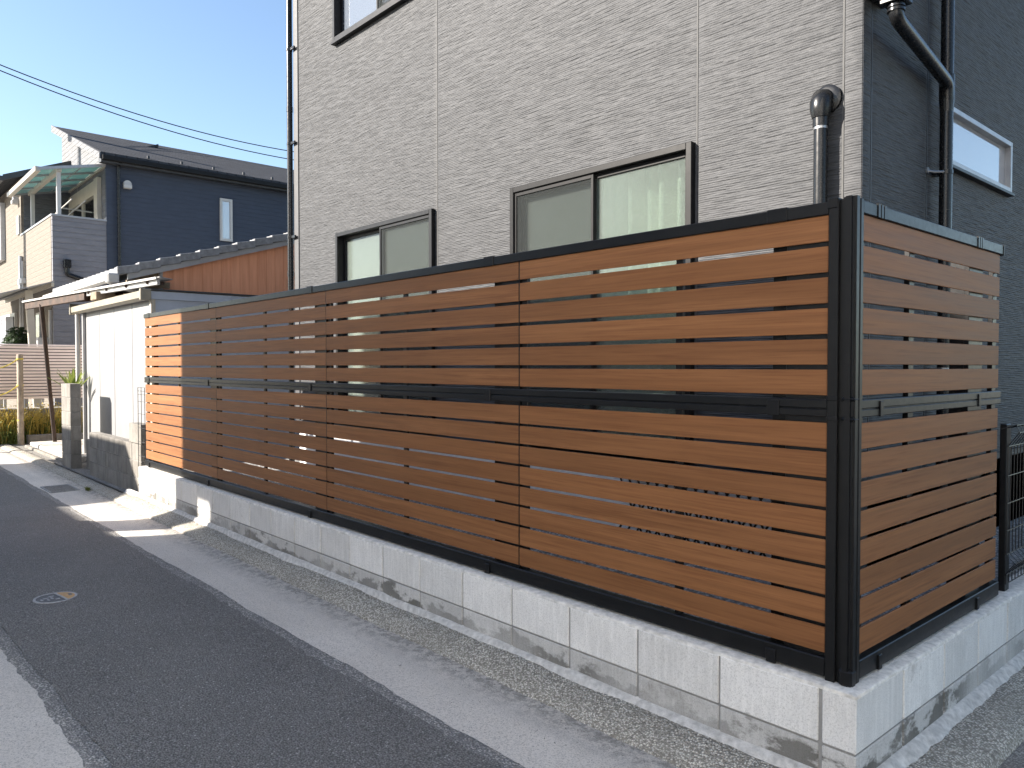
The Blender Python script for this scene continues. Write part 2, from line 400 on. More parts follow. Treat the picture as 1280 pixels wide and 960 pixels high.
eR2 = 1.955 + wav(xs, 1.6, .014, 5.3) + wav(xs, 9, .006, 2.1) + wav(xs, 37, .003, 4.7)
eL = .80 + .03 * (xs + 3.2) * (xs > -12) - .264 * (xs <= -12) + wav(xs, 3, .014, 13.3) + wav(xs, 13, .006, 18.1) + wav(xs, 40, .004, 19.7)
eL2 = eL - .075 + wav(xs, 1.6, .012, 25.3) + wav(xs, 9, .004, 22.1) + wav(xs, 37, .0025, 24.7)
sheet('asphalt_road', 'asphalt', xs, [(eL, .004), (1.1, .012), (1.55, .012), (eR, .004)])
sheet('road_edge', 'edge_strip', xs, [(eR - .01, -.004), (eR + .002, .0), (eR2 - .004, -.002), (eR2 + .012, -.008)])
sheet('road_edge', 'edge_strip', xs, [(eL2 - .012, -.008), (eL2 + .004, -.002), (eL - .002, .0), (eL + .01, -.004)])
kerb = 2.385 + wav(xs, 1.1, .012, 31.3) + wav(xs, 9, .006, 33.3)
sheet('concrete_gutter', 'lane', xs, [(eR2, -.003), (2.15, -.002), (kerb, .004), (kerb + .02, -.01)])
sheet('pavement', 'lane', xs, [(-2.6, -.004), (-1, -.004), (.2, -.004), (eL2, -.003)])
# gravelly kerb at the foot of the block wall, running round the corner
xk = xs[(xs < -.93)]
kk = np.interp(xk, xs, kerb)
top2 = 2.548 + wav(xk, 3, .007, 41.3) + wav(xk, 17, .005, 43.3) + wav(xk, 45, .003, 47.3)
zs = .075 + wav(xk, 3, .012, 51.3)
zs = np.where(xk < -9.6, .045, zs)
step = np.clip((-xk - 3.5) / 4, 0, 1) * .008
sheet('gravel_kerb', 'gravel_kerb', xk, [(kk - .006, -.01), (kk + .006, .012 + step), (kk + .07, .034 + step * .8), (top2, zs), (top2 + .03, zs - .02)])
xm = xk[(xk > -9.6)]; tm = np.interp(xm, xk, top2); zm = np.interp(xm, xk, zs)
sheet('mortar_fillet', 'mortar', xm, [(tm - .012, zm - .012), (tm + .004, zm + .006), (2.562, .098 + wav(xm, 7, .008, 3.9)), (2.6, .104)])
ys = np.arange(2.36, 13, .02)
k2 = -.935 + wav(ys, 1.4, .016, 61.3) + wav(ys, 9, .010, 63.3); t2 = -1.105 + wav(ys, 3, .008, 71.3) + wav(ys, 14, .006, 73.3) + wav(ys, 45, .003, 77)
def sheet_y(name, mat, rows):
    n = len(ys); v = []; f = []
    for x, z in rows: v += list(zip(np.broadcast_to(x, n), ys, np.broadcast_to(z, n)))
    for r in range(len(rows) - 1):
        for i in range(n - 1): f.append((r * n + i, r * n + i + 1, (r + 1) * n + i + 1, (r + 1) * n + i))
    o = link(name, mesh(name, v, f, mat, True)); o['kind'] = 'structure'
sheet_y('gravel_kerb', 'gravel_kerb', [(t2 - .04, .055), (t2, .072), (k2 - .03, .05), (k2 - .006, .035), (k2 + .004, -.01)])
sheet_y('mortar_fillet', 'mortar', [(-1.16, .105), (-1.128, .1), (t2 - .004, .078), (t2 + .014, .06)])
struct(MB().quad((-1.0, 2.38, -.002), (12, 2.38, -.002), (12, 30, -.002), (-1.0, 30, -.002)), 'driveway', 'old_ground')
struct(MB().quad((-9.3, 2.69, .33), (-1.25, 2.69, .33), (-1.25, 13, .33), (-9.3, 13, .33)), 'garden_ground', 'lot_gravel')
struct(MB().quad((-30, 2.6, .03), (-9.3, 2.6, .03), (-9.3, 14, .03), (-30, 14, .03)), 'yard_ground', 'old_ground')

# ------------------------------------------------------------------ new concrete block wall
BT = .405; YB = 2.58; XB = -1.146
bw = thing('concrete_block_wall', 'low new grey concrete block wall carrying the wooden slat fence', 'wall', (-5, YB + .06, 0))
bmesh_cache = {}
def block(L, th, h, mat):
    k = (round(L, 3), th, round(h, 3), mat)
    if k not in bmesh_cache:
        bmesh_cache[k] = mesh('block', MB().box(-L / 2, L / 2, -th / 2, th / 2, -h / 2, h / 2).v, MB().box(0, 1, 0, 1, 0, 1).f, mat, False, .0035)
    return bmesh_cache[k]
J = .009
zrows = [(.203, BT - .012, 'block'), (.0, .203 - J, 'block_lower')]
edges = [-1.276 - .4055 * i for i in range(0, 20)]
edges[-1] = -9.16
for (z0, z1, bm_) in zrows:
    for a, b in zip(edges[1:], edges[:-1]):
        L = b - a - J
        if L < .05: continue
        link('block', block(L, .12, z1 - z0, bm_), bw, ((a + b) / 2 + random.uniform(-.001, .001), YB + .06 + random.uniform(-.0015, .0015), (z0 + z1) / 2))
    y = YB; first = .398
    for i in range(26):
        L = (first if i == 0 else .405) - J
        link('block', block(L, .12, z1 - z0, bm_), bw, (XB - .06 + random.uniform(-.0015, .0015), y + L / 2, (z0 + z1) / 2), R(90))
        y += L + J
build(MB().box(-9.155, XB - .006, YB + .006, YB + .114, .0, BT - .016).box(XB - .114, XB - .006, YB + .114, 13, 0, BT - .016), 'mortar_core', 'joint_mortar', bw)
# uneven mortar skim along the top
def skim(name, path):
    v = []; f = []; n = len(path)
    for i, (p, s) in enumerate(path):
        p = Vector(p); s = Vector(s)
        for t, z in ((-.0598, -.014), (-.0592, -.004), (-.055, .0), (-.02, .002), (.03, .002), (.0595, 0)):
            jz = (random.uniform(-.0018, .0018) if z >= -.003 else 0); jt = random.uniform(-.0006, .0022)
            v.append(p + s * (t + jt) + Vector((0, 0, z + jz)))
    for i in range(n - 1):
        for k in range(5): f.append((i * 6 + k, i * 6 + k + 1, (i + 1) * 6 + k + 1, (i + 1) * 6 + k))
    o = link(name, mesh(name, v, f, 'cap_mortar', True), bw); o.location = -WL[bw]
    return o
c2 = math.sqrt(2)
pth = [((x, YB + .06, BT), (0, 1, 0)) for x in np.arange(-9.16, XB - .13, .03)] + [((XB - .06, YB + .06, BT), (-1, 1, 0))] + [((XB - .06, y, BT), (-1, 0, 0)) for y in np.arange(YB + .13, 13, .03)]
skim('mortar_cap', pth)

# ------------------------------------------------------------------ slat fence
YF = 2.640; XF = -1.200
def zy(y): return 1.52 - (y - 458) / 358.3
fn = thing('slat_fence', 'tall wood-look horizontal slat fence with black frame on grey block wall', 'fence', (-5, 2.66, BT))
lower = [(.4995 + i * .1041, .4995 + i * .1041 + .0915) for i in range(8)]
z6b = zy(494.5)
upper = [(z6b + i * .1086, z6b + i * .1086 + .091) for i in range(6)]
joints = [-9.09, -7.00, -4.943, -2.91, -1.283]
slat_cache = {}
def slat(L, h):
    k = (round(L, 4), round(h, 4))
    if k not in slat_cache:
        b = MB().box(-L / 2, L / 2, -.006, .001, -h / 2, h / 2); slat_cache[k] = mesh('slat', b.v, b.f, 'wood', False, .0014)
    return slat_cache[k]
for a, b in zip(joints[:-1], joints[1:]):
    for z0, z1 in lower + upper:
        L = b - a - .009
        o = link('slat', slat(L, z1 - z0), fn, ((a + b) / 2, YF + .006 + random.uniform(-.0006, .0006), (z0 + z1) / 2 + random.uniform(-.0006, .0006)))
YE = 4.20
for z0, z1 in lower + upper:
    L = YE - .012 - (YF + .06)
    link('slat', slat(L, z1 - z0), fn, (XF - .006 + random.uniform(-.0006, .0006), (YE - .012 + YF + .06) / 2, (z0 + z1) / 2), R(90))
ZT = zy(250); tb = zy(267)
mid = [(zy(522.2), zy(512.4)), (zy(511.4), zy(500))]
zb = (BT + .012, zy(829.5))
def rails(nm, z0, z1, pr):
    bx(nm, joints[0] - .012, joints[-1], YF - pr, YF + .035, z0, z1, 'black_metal', fn, .003)
    bx(nm, XF - .035, XF + pr, YF + .058, YE + .006, z0, z1, 'black_metal', fn, .003)
rails('top_rail', tb, ZT - .002, .009)
rails('middle_rail', mid[0][0], mid[0][1], .007); rails('middle_rail', mid[1][0], mid[1][1], .007)
rails('bottom_rail', zb[0], zb[1], .010)
bx('rail_core', joints[0], joints[-1], YF, YF + .028, mid[0][0] + .004, mid[1][1] - .004, 'black_metal', fn, 0)
bx('rail_core', XF - .028, XF, YF + .06, YE, mid[0][0] + .004, mid[1][1] - .004, 'black_metal', fn, 0)
# corner post: square core with rounded outer corner tube and grooves
px0, px1 = -1.283, -1.203
bx('corner_post', px0, px0 + .036, YF - .012, YF + .065, BT, ZT + .004, 'black_metal', fn, .003)
bx('corner_groove', px0 + .036, px0 + .05, YF + .004, YF + .06, BT, ZT + .001, 'black_metal', fn, 0)
bm2 = bmesh.new(); bmesh.ops.create_cube(bm2, size=1.0)
for v_ in bm2.verts: v_.co = Vector((v_.co.x * .047, v_.co.y * .047, v_.co.z * (ZT + .005 - BT)))
bmesh.ops.bevel(bm2, geom=[e for e in bm2.edges if abs((e.verts[0].co - e.verts[1].co).z) > .5], offset=.013, segments=5, affect='EDGES')
me2 = bpy.data.meshes.new('corner_cover'); bm2.to_mesh(me2); bm2.free(); me2.materials.append(M['black_metal'])
fin_smooth(link('corner_cover', me2, fn, (px0 + .05 + .0235, YF - .016 + .0235, (BT + ZT + .005) / 2)), 30)
bx('corner_post', XF - .04, XF + .010, YF + .036, YF + .060, BT, ZT + .003, 'black_metal', fn, .003)
bx('post_cap', px0 - .003, px0 + .034, YF - .015, YF + .068, ZT - .03, ZT + .007, 'black_plastic', fn, .003)
for zz in (mid[0][0] - .012, mid[1][1] - .004):
    bx('joint_collar', px0 - .002, px0 + .038, YF - .014, YF + .05, zz, zz + .016, 'black_plastic', fn, .002)
    bx('joint_collar', px0 + .0485, px0 + .0985, YF - .0175, YF + .03, zz, zz + .016, 'black_plastic', fn, .008)
bx('joint_collar', px0 + .0485, px0 + .0985, YF - .0175, YF + .03, BT, BT + .06, 'black_plastic', fn, .008)
# posts, stiles and muntins behind the slats
for i, j in enumerate(joints[:-1]):
    if i: bx('post', j - .235, j - .15, YF + .036, YF + .085, BT, ZT - .03, 'black_metal', fn)
    else: bx('post', j + .12, j + .19, YF + .036, YF + .085, BT, ZT - .03, 'black_metal', fn)
    if i: bx('stile', j - .15, j - .004, YF + .013, YF + .034, BT + .02, ZT - .03, 'black_metal', fn)
    bx('stile', j + .004, j + .05, YF + .013, YF + .034, BT + .02, ZT - .03, 'black_metal', fn)
for x in (-8.05, -6.0, -3.965, -1.93): bx('muntin', x - .018, x + .018, YF + .0125, YF + .03, BT + .02, ZT - .03, 'black_metal', fn)
bx('post', -1.52, -1.45, YF + .036, YF + .09, BT, ZT - .03, 'black_metal', fn)
bx('stile', -1.452, -1.284, YF + .013, YF + .034, BT + .02, ZT - .03, 'black_metal', fn)
for y0, y1 in ((YF + .066, YF + .12), (3.155, 3.205), (3.82, 4.0), (YE - .06, YE - .006)):
    bx('stile', XF - .034, XF - .013, y0, y1, BT + .02, ZT - .03, 'black_metal', fn)
bx('post', XF - .1, XF - .036, 3.84, 3.91, BT, ZT - .03, 'black_metal', fn)
bx('end_cap', XF - .036, XF + .012, YE + .005, YE + .012, tb - .004, ZT, 'black_plastic', fn, .001)
# thin joint strips between panels, clips and sleeve plates on rails
for j in joints[1:-1]:
    bx('joint_strip', j - .003, j + .003, YF + .001, YF + .03, BT + .03, ZT - .02, 'black_metal', fn, 0)
for x in (-1.49, -3.15, -5.18, -7.2, -8.95):
    bx('clip', x - .024, x + .024, YF - .0125, YF - .003, mid[0][0] - .002, mid[1][1] - .008, 'black_plastic', fn, .002)
    bx('clip', x - .02, x + .02, YF - .017, YF - .006, BT + .006, zb[1] - .02, 'black_plastic', fn, .002)
    bx('rail_sleeve', x - .03, x + .05, YF - .0125, YF + .03, tb - .001, ZT + .0015, 'black_plastic', fn, .002)
for y in (2.86, 3.9):
    bx('clip', XF + .003, XF + .0125, y - .014, y + .014, mid[0][0] - .002, mid[1][1] - .008, 'black_plastic', fn, .002)
    bx('clip', XF + .003, XF + .017, y - .014, y + .014, BT + .008, zb[1] - .016, 'black_plastic', fn, .002)
    for k in range(3): bx('rail_sleeve', XF - .03, XF + .0125, y - .05 + k * .026, y - .03 + k * .026, tb - .001, ZT + .0015, 'black_plastic', fn, .001)

# ------------------------------------------------------------------ black mesh fence on the side wall
mf = thing('mesh_fence', 'black welded wire mesh fence on the block wall past the slat fence', 'fence', (XF, 4.4, BT))
bx('post', XF - .03, XF + .0, 4.33, 4.40, BT - .05, 1.235, 'black_metal', mf, .004)
bx('post', XF - .03, XF + .0, 6.33, 6.40, BT - .05, 1.235, 'black_metal', mf, .004)
mw = MB()
yv = np.arange(4.30, 9.0, .05)
for y in yv:
    mw.tube([(XF - .02, y, 1.21), (XF + .05, y, 1.235), (XF + .062, y, 1.20), (XF + .015, y, 1.13), (XF + .012, y, .60), (XF + .05, y, .56), (XF + .012, y, .50), (XF + .012, y, .455)], .0025, 5)
build(mw, 'vertical_wire', 'black_metal', mf)['kind'] = 'stuff'
for z, dx in ((1.235, .052), (1.20, .064), (1.13, .018), (.985, .016), (.85, .016), (.715, .016), (.60, .016), (.56, .054), (.50, .016), (.455, .016)):
    build(MB().tube([(XF + dx, 4.29, z), (XF + dx, 9, z)], .003, 6), 'horizontal_wire', 'black_metal', mf)

# ------------------------------------------------------------------ the grey house
HX0, HX1, HY = -8.37, -1.82, 4.09
hs = thing('house', 'grey stone-look sided house standing behind the wooden slat fence', 'house', ((HX0 + HX1) / 2, HY + 3, .33))
WIN = [(-7.36, -5.62, .95, 2.93), (-4.57, -2.86, .95, 2.925), (-7.40, -5.66, 4.95, 6.1)]
WR = (5.20, 6.482, 2.782, 3.15)
def relief(name, u0, u1, z0, z1, du, dz, front, holes):
    nu = max(2, int(round((u1 - u0) / du)) + 1); nz = max(2, int(round((z1 - z0) / dz)) + 1)
    u = np.linspace(u0, u1, nu); z = np.linspace(z0, z1, nz); U, Z = np.meshgrid(u, z)
    UU = U + (0 if front else 57.3)
    warp = vnoise(UU * .9, Z * 3.0) * .8 + vnoise(UU * 4.0 + 9, Z * 12.0) * .35
    V = Z / .0135 + warp; row = np.floor(V); fr = V - row
    ro = TAB[(row.astype(int)) % 512, (row.astype(int) * 7) % 512]
    n1 = vnoise(UU / .075 + ro * 97, row * 3.7 + 5); n2 = vnoise(UU / .035 + ro * 31, row * 1.9 + 3)
    prof = np.clip(np.sin(np.pi * np.clip(fr, 0, 1)), 0, 1) ** .55 * (1.12 - .5 * fr)
    H = (.3 + .7 * n1) * prof * .0105 + n2 * .0014 + (vnoise(UU * 2.0, Z * 7) - .5) * .003
    edge = np.minimum(1, np.minimum((U - u0), (u1 - U)) / .012); H = H * np.clip(edge, 0, 1)
    if front: v = np.stack([U, HY - H, Z], -1).reshape(-1, 3)
    else: v = np.stack([HX1 + H, U, Z], -1).reshape(-1, 3)
    i, j = np.meshgrid(np.arange(nz - 1), np.arange(nu - 1), indexing='ij'); i = i.ravel(); j = j.ravel()
    uc = (u[j] + u[j + 1]) / 2; zc = (z[i] + z[i + 1]) / 2; keep = np.ones(len(i), bool)
    for a, b, c, d in holes: keep &= ~((uc > a + .02) & (uc < b - .02) & (zc > c + .02) & (zc < d - .02))
    i = i[keep]; j = j[keep]
    q = np.stack([i * nu + j, i * nu + j + 1, (i + 1) * nu + j + 1, (i + 1) * nu + j], -1)
    c = v.mean(0); me = bpy.data.meshes.new(name)
    me.vertices.add(len(v)); me.vertices.foreach_set('co', (v - c).ravel())
    me.loops.add(q.size); me.loops.foreach_set('vertex_index', q.ravel().astype(np.int32))
    me.polygons.add(len(q)); me.polygons.foreach_set('loop_start', np.arange(0, q.size, 4, dtype=np.int32))
    me.polygons.foreach_set('use_smooth', np.ones(len(q), bool))
    me.update(calc_edges=True); me.validate(); me.materials.append(M['siding'])
    return link(name, me, hs, c)
ZS = .90; ZH = 6.45
for a, b in ((HX0 + .10, -5.594), (-5.584, -2.852), (-2.842, -1.925), (-1.915, HX1 + .004)):
    relief('siding_panel', a, b, ZS, ZH, .026, .0036, True, WIN)
for a, b in ((HY - .004, HY + .105), (HY + .115, 4.965), (4.975, 7.35)):
    relief('siding_panel', a, b, ZS, ZH, .026, .0036, False, [WR])
bx('siding_panel', HX1 - .1, HX1, 7.36, 10, ZS, ZH, 'siding', hs)
bx('corner_trim', HX0 - .01, HX0 + .098, HY - .012, HY + .05, ZS, ZH, 'trim_grey', hs)
for x in (-5.589, -2.847, -1.92): bx('sealant_joint', x - .005, x + .005, HY - .0035, HY + .02, ZS, ZH, 'sealant', hs, 0)
for y in (HY + .11, 4.97, 7.355): bx('sealant_joint', HX1 - .02, HX1 + .0025, y - .004, y + .004, ZS, ZH, 'dark_cap', hs, 0)
# inner shell with window openings
sh = MB()
def wall_with_holes(mb, lo, hi, z0, z1, holes, put):
    us = sorted({lo, hi, *[k for h in holes for k in h[:2]]})
    for a, b in zip(us[:-1], us[1:]):
        m_ = (a + b) / 2; zz = z0
        for h in sorted([h for h in holes if h[0] < m_ < h[1]], key=lambda h: h[2]):
            put(a, b, zz, h[2]); zz = h[3]
        put(a, b, zz, z1)
wall_with_holes(sh, HX0 + .02, HX1 - .02, .3, ZH, WIN, lambda a, b, c, d: sh.box(a, b, HY + .025, HY + .16, c, d))
wall_with_holes(sh, HY + .16, 10, .3, ZH, [WR], lambda a, b, c, d: sh.box(HX1 - .16, HX1 - .025, a, b, c, d))
sh.box(HX0 + .0, HX0 + .15, HY + .16, 10, .3, ZH).box(HX0 + .02, HX1 - .02, 10, 10.15, .3, ZH)
sh.box(HX0 + .15, HX1 - .16, HY + .16, 10, 3.6, 3.8)
build(sh, 'wall', 'siding', hs)
build(MB().box(HX0 + .15, HX1 - .17, HY + 1.6, HY + 1.7, .4, ZH), 'room_partition', 'plaster', hs)
bx('foundation', HX0 + .03, HX1 - .025, HY + .02, 10, -.1, ZS - .04, 'foundation', hs)
build(MB().box(HX0, HX1 + .018, HY - .018, HY + .03, ZS - .045, ZS - .003).box(HX1 - .03, HX1 + .018, HY + .03, 10, ZS - .045, ZS - .003), 'flashing', 'dark_cap', hs)
rf = MB(); xm_ = (HX0 + HX1) / 2
rf.prism([(HX0 - .4, HY - .45, ZH), (HX1 + .4, HY - .45, ZH), (xm_, HY - .45, ZH + 1.7)], (0, 7, 0))
build(rf, 'roof', 'shingle', hs)

def curtain(x0, x1, y, z0, z1, mat, parent, axis='x', folds=9):
    n = int((x1 - x0) * 60); v = []; f = []
    for i in range(n + 1):
        u = x0 + (x1 - x0) * i / n
        d = .05 * math.sin(u * folds * 2 * math.pi * .8) + .03 * math.sin(u * folds * 3.3 + 1.3)
        for z in (z0, z1): v.append((u, y + d, z) if axis == 'x' else (y - d, u, z))
    for i in range(n): f.append((2 * i, 2 * i + 2, 2 * i + 3, 2 * i + 1))
    b = MB(); b.add(v, f); return build(b, 'curtain', mat, parent, True)
def window(x0, x1, z0, z1, screen, fmat, glassm, cur, label=None):
    fw = .042; yo = HY - .045; yi = HY + .09
    fr_ = MB().box(x0, x0 + fw, yo, yi, z0, z1).box(x1 - fw, x1, yo, yi, z0, z1).box(x0 + fw, x1 - fw, yo, yi, z1 - fw, z1).box(x0 + fw, x1 - fw, yo, yi, z0, z0 + fw)
    fo = build(fr_, 'window', fmat, hs, False, .003)
    if label: fo['label'] = label
    bx('sill', x0 - .01, x1 + .01, yo - .015, HY, z0 - .03, z0 - .001, 'window_black', fo)
    xm = (x0 + x1) / 2; s = .034
    for a, b, yy, nm in ((x0 + fw, xm + .02, HY + .035, 'L'), (xm - .02, x1 - fw, HY - .002, 'R')):
        sa = MB().box(a, a + s, yy, yy + .03, z0 + fw, z1 - fw).box(b - s, b, yy, yy + .03, z0 + fw, z1 - fw).box(a + s, b - s, yy, yy + .03, z0 + fw, z0 + fw + s * 1.4).box(a + s, b - s, yy, yy + .03, z1 - fw - s, z1 - fw)
        build(sa, 'sash', fmat, fo, False, .002)
        bx('pane', a + s - .004, b - s + .004, yy + .012, yy + .018, z0 + fw + .02, z1 - fw - s + .004, glassm, fo, 0)
        if nm == screen:
            bx('insect_screen', a + .02, b - .02, HY - .022, HY - .0205, z0 + fw, z1 - fw, 'screen', fo, 0)
            bx('screen_frame', a, a + .022, HY - .03, HY - .012, z0 + fw, z1 - fw, fmat, fo, .001)
            bx('screen_frame', b - .022, b, HY - .03, HY - .012, z0 + fw, z1 - fw, fmat, fo, .001)
            bx('screen_frame', a + .022, b - .022, HY - .03, HY - .012, z1 - fw - .03, z1 - fw, fmat, fo, .001)
    curtain(x0 + .02, x1 - .02, HY + .2, z0, z1, cur, fo)
    return fo
window(*WIN[0], 'R', 'window_black', 'obscure_glass', 'curtain')
window(*WIN[1], 'L', 'window_bronze', 'obscure_glass', 'curtain')
window(*WIN[2], 'R', 'window_black', 'pale_glass', 'curtain_white')
# slit window in the side wall
y0, y1, z0, z1 = WR; fw = .035
ww = MB()
for a, b, c, d in ((y0, y0 + fw, z0, z1), (y1 - fw, y1, z0, z1), (y0 + fw, y1 - fw, z0, z0 + fw), (y0 + fw, y1 - fw, z1 - fw, z1)): ww.box(HX1 - .06, HX1 + .035, a, b, c, d)
so_ = build(ww, 'window', 'silver_trim', hs, False, .003); so_['label'] = 'narrow horizontal silver framed slit window'
bx('pane', HX1 - .012, HX1 - .004, y0 + fw - .004, y1 - fw + .004, z0 + fw - .004, z1 - fw + .004, 'mirror_glass', so_, 0)
bx('sill', HX1 - .01, HX1 + .05, y0 - .01, y1 + .012, z0 - .022, z0 - .001, 'window_black', so_)
curtain(y0, y1, HX1 - .12, z0, z1, 'curtain_white', so_, 'y')

# pipes on the house
def pipe(name, pts, r, mat, parent, n=18, bend=.05):
    """round the corners of a polyline"""
    P = [Vector(p) for p in pts]; out = [P[0]]
    for i in range(1, len(P) - 1):
        a = (P[i - 1] - P[i]); b = (P[i + 1] - P[i]); la = min(bend, a.length / 2); lb = min(bend, b.length / 2)
        p0 = P[i] + a.normalized() * la; p1 = P[i] + b.normalized() * lb
        for t in np.linspace(0, 1, 6): out.append(p0 * (1 - t) ** 2 + P[i] * 2 * t * (1 - t) + p1 * t * t)
    out.append(P[-1])
    return fin_smooth(build(MB().tube(out, r, n), name, mat, parent), 50)
xd = -8.43
dp = pipe('downspout', [(xd, HY - .035, 0.33), (xd, HY - .035, 6.5)], .033, 'dark_pipe', hs)
for z in (1.95, 3.02, 4.10, 5.18): build(MB().box(xd - .012, xd + .13, HY - .045, HY - .025, z - .014, z + .014).tube([(xd, HY - .035, z - .012), (xd, HY - .035, z + .012)], .037, 16), 'bracket', 'dark_pipe', dp)
for z in (2.6, 4.5): fin_smooth(build(MB().tube([(xd, HY - .035, z - .03), (xd, HY - .035, z + .03)], .0365, 18), 'coupling', 'dark_pipe', dp))
XP = HX1 + .075
dr = pipe('downspout', [(XP, 5.065, .33), (XP, 5.065, 6.5)], .036, 'dark_pipe', hs)
for z in (2.69, 3.86, 1.5): build(MB().box(HX1, XP, 5.035, 5.095, z - .012, z + .012).tube([(XP, 5.065, z - .012), (XP, 5.065, z + .012)], .040, 18), 'bracket', 'steel' if z == 1.5 else 'dark_pipe', dr)
build(MB().tube([(HX1 + .002, 4.965, 2.70), (HX1 + .035, 4.99, 2.69), (XP, 5.03, 2.69)], .008, 8).tube([(HX1 + .0, 4.965, 2.70), (HX1 + .012, 4.965, 2.70)], .02, 10), 'anchor', 'steel', dr)
build(MB().tube([(XP, 5.065, 3.13), (XP, 5.065, 3.27)], .043, 18).tube([(XP, 5.065, 3.05), (XP, 5.065, 3.13)], [.036, .043], 18), 'coupling', 'dark_pipe', dr)
br_ = pipe('branch_pipe', [(XP + .06, 4.17, 3.40), (XP + .06, 4.17, 3.33), (XP + .01, 5.045, 3.22), (XP + .005, 5.06, 3.12)], .036, 'dark_pipe', hs, bend=.07)
for z in (3.385, 3.365): fin_smooth(build(MB().tube([(XP + .06, 4.17, z - .006), (XP + .06, 4.17, z + .006)], .044, 18), 'collar', 'dark_pipe', br_))
hb = build(MB().prism([(XP - .06, 4.05, 3.66), (XP + .17, 4.05, 3.66), (XP + .17, 4.29, 3.66), (XP - .06, 4.29, 3.66)], (0, 0, -.20)).prism([(XP - .07, 4.04, 3.47), (XP + .18, 4.04, 3.47), (XP + .18, 4.3, 3.47), (XP - .07, 4.3, 3.47)], (0, 0, -.015)).prism([(XP - .0, 4.11, 3.452), (XP + .12, 4.11, 3.452), (XP + .12, 4.23, 3.452), (XP, 4.23, 3.452)], (0, 0, -.055)), 'rainwater_head', 'dark_pipe', hs, False, .004)
build(MB().box(HX1, XP - .06, 4.12, 4.22, 3.5, 3.62), 'bracket', 'dark_pipe', hb)
# vent pipe on the front wall
vx = -2.015
vp = pipe('vent_pipe', [(vx, HY - .060, .33), (vx, HY - .060, 2.80)], .036, 'dark_pipe', hs)
fin_smooth(build(MB().tube([(vx, HY - .060, 2.80), (vx, HY - .060, 2.815)], .037, 18), 'silver_band', 'steel', vp))
fin_smooth(build(MB().tube([(vx, HY - .060, 2.815), (vx, HY - .060, 2.865)], .042, 18), 'socket', 'dark_pipe', vp))
fin_smooth(build(MB().tube([(vx, HY - .062, 2.862), (vx, HY - .063, 2.90), (vx, HY - .06, 2.94), (vx, HY - .045, 2.965), (vx, HY - .03, 2.968), (vx, HY - .008, 2.968)], [.045, .055, .058, .058, .055, .055], 20), 'elbow', 'dark_pipe', vp), 60)
fin_smooth(build(MB().tube([(vx + .012, HY + .002, 2.968), (vx + .012, HY - .02, 2.968), (vx + .012, HY - .03, 2.968)], [.078, .078, .06], 28), 'wall_flange', 'dark_pipe', vp), 30)
# wire lattice leaning on the foundation, seen through the fence gaps
lt = thing('lattice_panel', 'dark diamond lattice panel leaning on the foundation behind the slats', 'lattice', (-2.7, HY - .1, .33))
lm = MB(); n = 12
for i in range(-4, n):
    a = -3.15 + i * .075
    for s_ in (1, -1):
        p = []
        for t in (0, 1):
            x = a + (t if s_ > 0 else 1 - t) * .3; p.append((x, HY - .10 + .06 * t, .34 + t * .46))
        lm.bar(p[0], p[1], .012, .008, (0, 1, 0))
build(lm, 'lattice', 'black_metal', lt)['kind'] = 'stuff'
build(MB().bar((-3.45, HY - .10, .345), (-2.0, HY - .10, .345), .02).bar((-3.45, HY - .04, .80), (-2.0, HY - .04, .80), .02), 'frame', 'black_metal', lt)

# ------------------------------------------------------------------ old block wall, gate pillar, wire trellis
ow = thing('old_block_wall', 'weathered old concrete block wall in front of the white shed', 'wall', (-10.6, 2.74, 0))
for r_ in range(3):
    x = -11.73; z0 = .02 + r_ * .2
    while x < -9.43:
        L = min(.392, -9.42 - x); off = random.uniform(-.003, .003)
        if L > .1: link('block', block(L - .008, .12, .192, 'old_block'), ow, (x + L / 2, 2.74 + off, z0 + .1))
        x += .392
link('block', block(.46, .12, .225, 'old_block'), ow, (-9.655, 2.742, .735))
bx('mortar_core', -11.72, -9.43, 2.688, 2.795, 0, .612, 'joint_mortar', ow, 0)
bx('return_wall', -12.5, -11.75, 2.81, 2.93, 0, .46, 'old_block', ow, .006)
gp = thing('gate_pillar', 'weathered tall concrete block pillar beside the white shed downpipe', 'pillar', (-12.87, 2.7, 0))
for r_ in range(6):
    link('block', block(.56, .14, .2, 'old_block'), gp, (-12.875 + random.uniform(-.003, .003), 2.70, .13 + r_ * .207))
bx('mortar_core', -13.145, -12.605, 2.64, 2.76, 0, 1.26, 'joint_mortar', gp, 0)
wt = thing('wire_trellis', 'thin dark wire grid standing beside the end of the slat fence', 'trellis', (-9.27, 2.66, BT))
for x in (-9.42, -9.30, -9.17): build(MB().tube([(x, 2.655, .1 if x < -9.2 else BT), (x, 2.655, 1.28)], .004, 6), 'upright_wire', 'cable_black', wt)
for z in (.5, .66, .82, .98, 1.12, 1.2, 1.24, 1.28): build(MB().tube([(-9.43, 2.655, z), (-9.16, 2.655, z)], .003, 6), 'cross_wire', 'cable_black', wt)

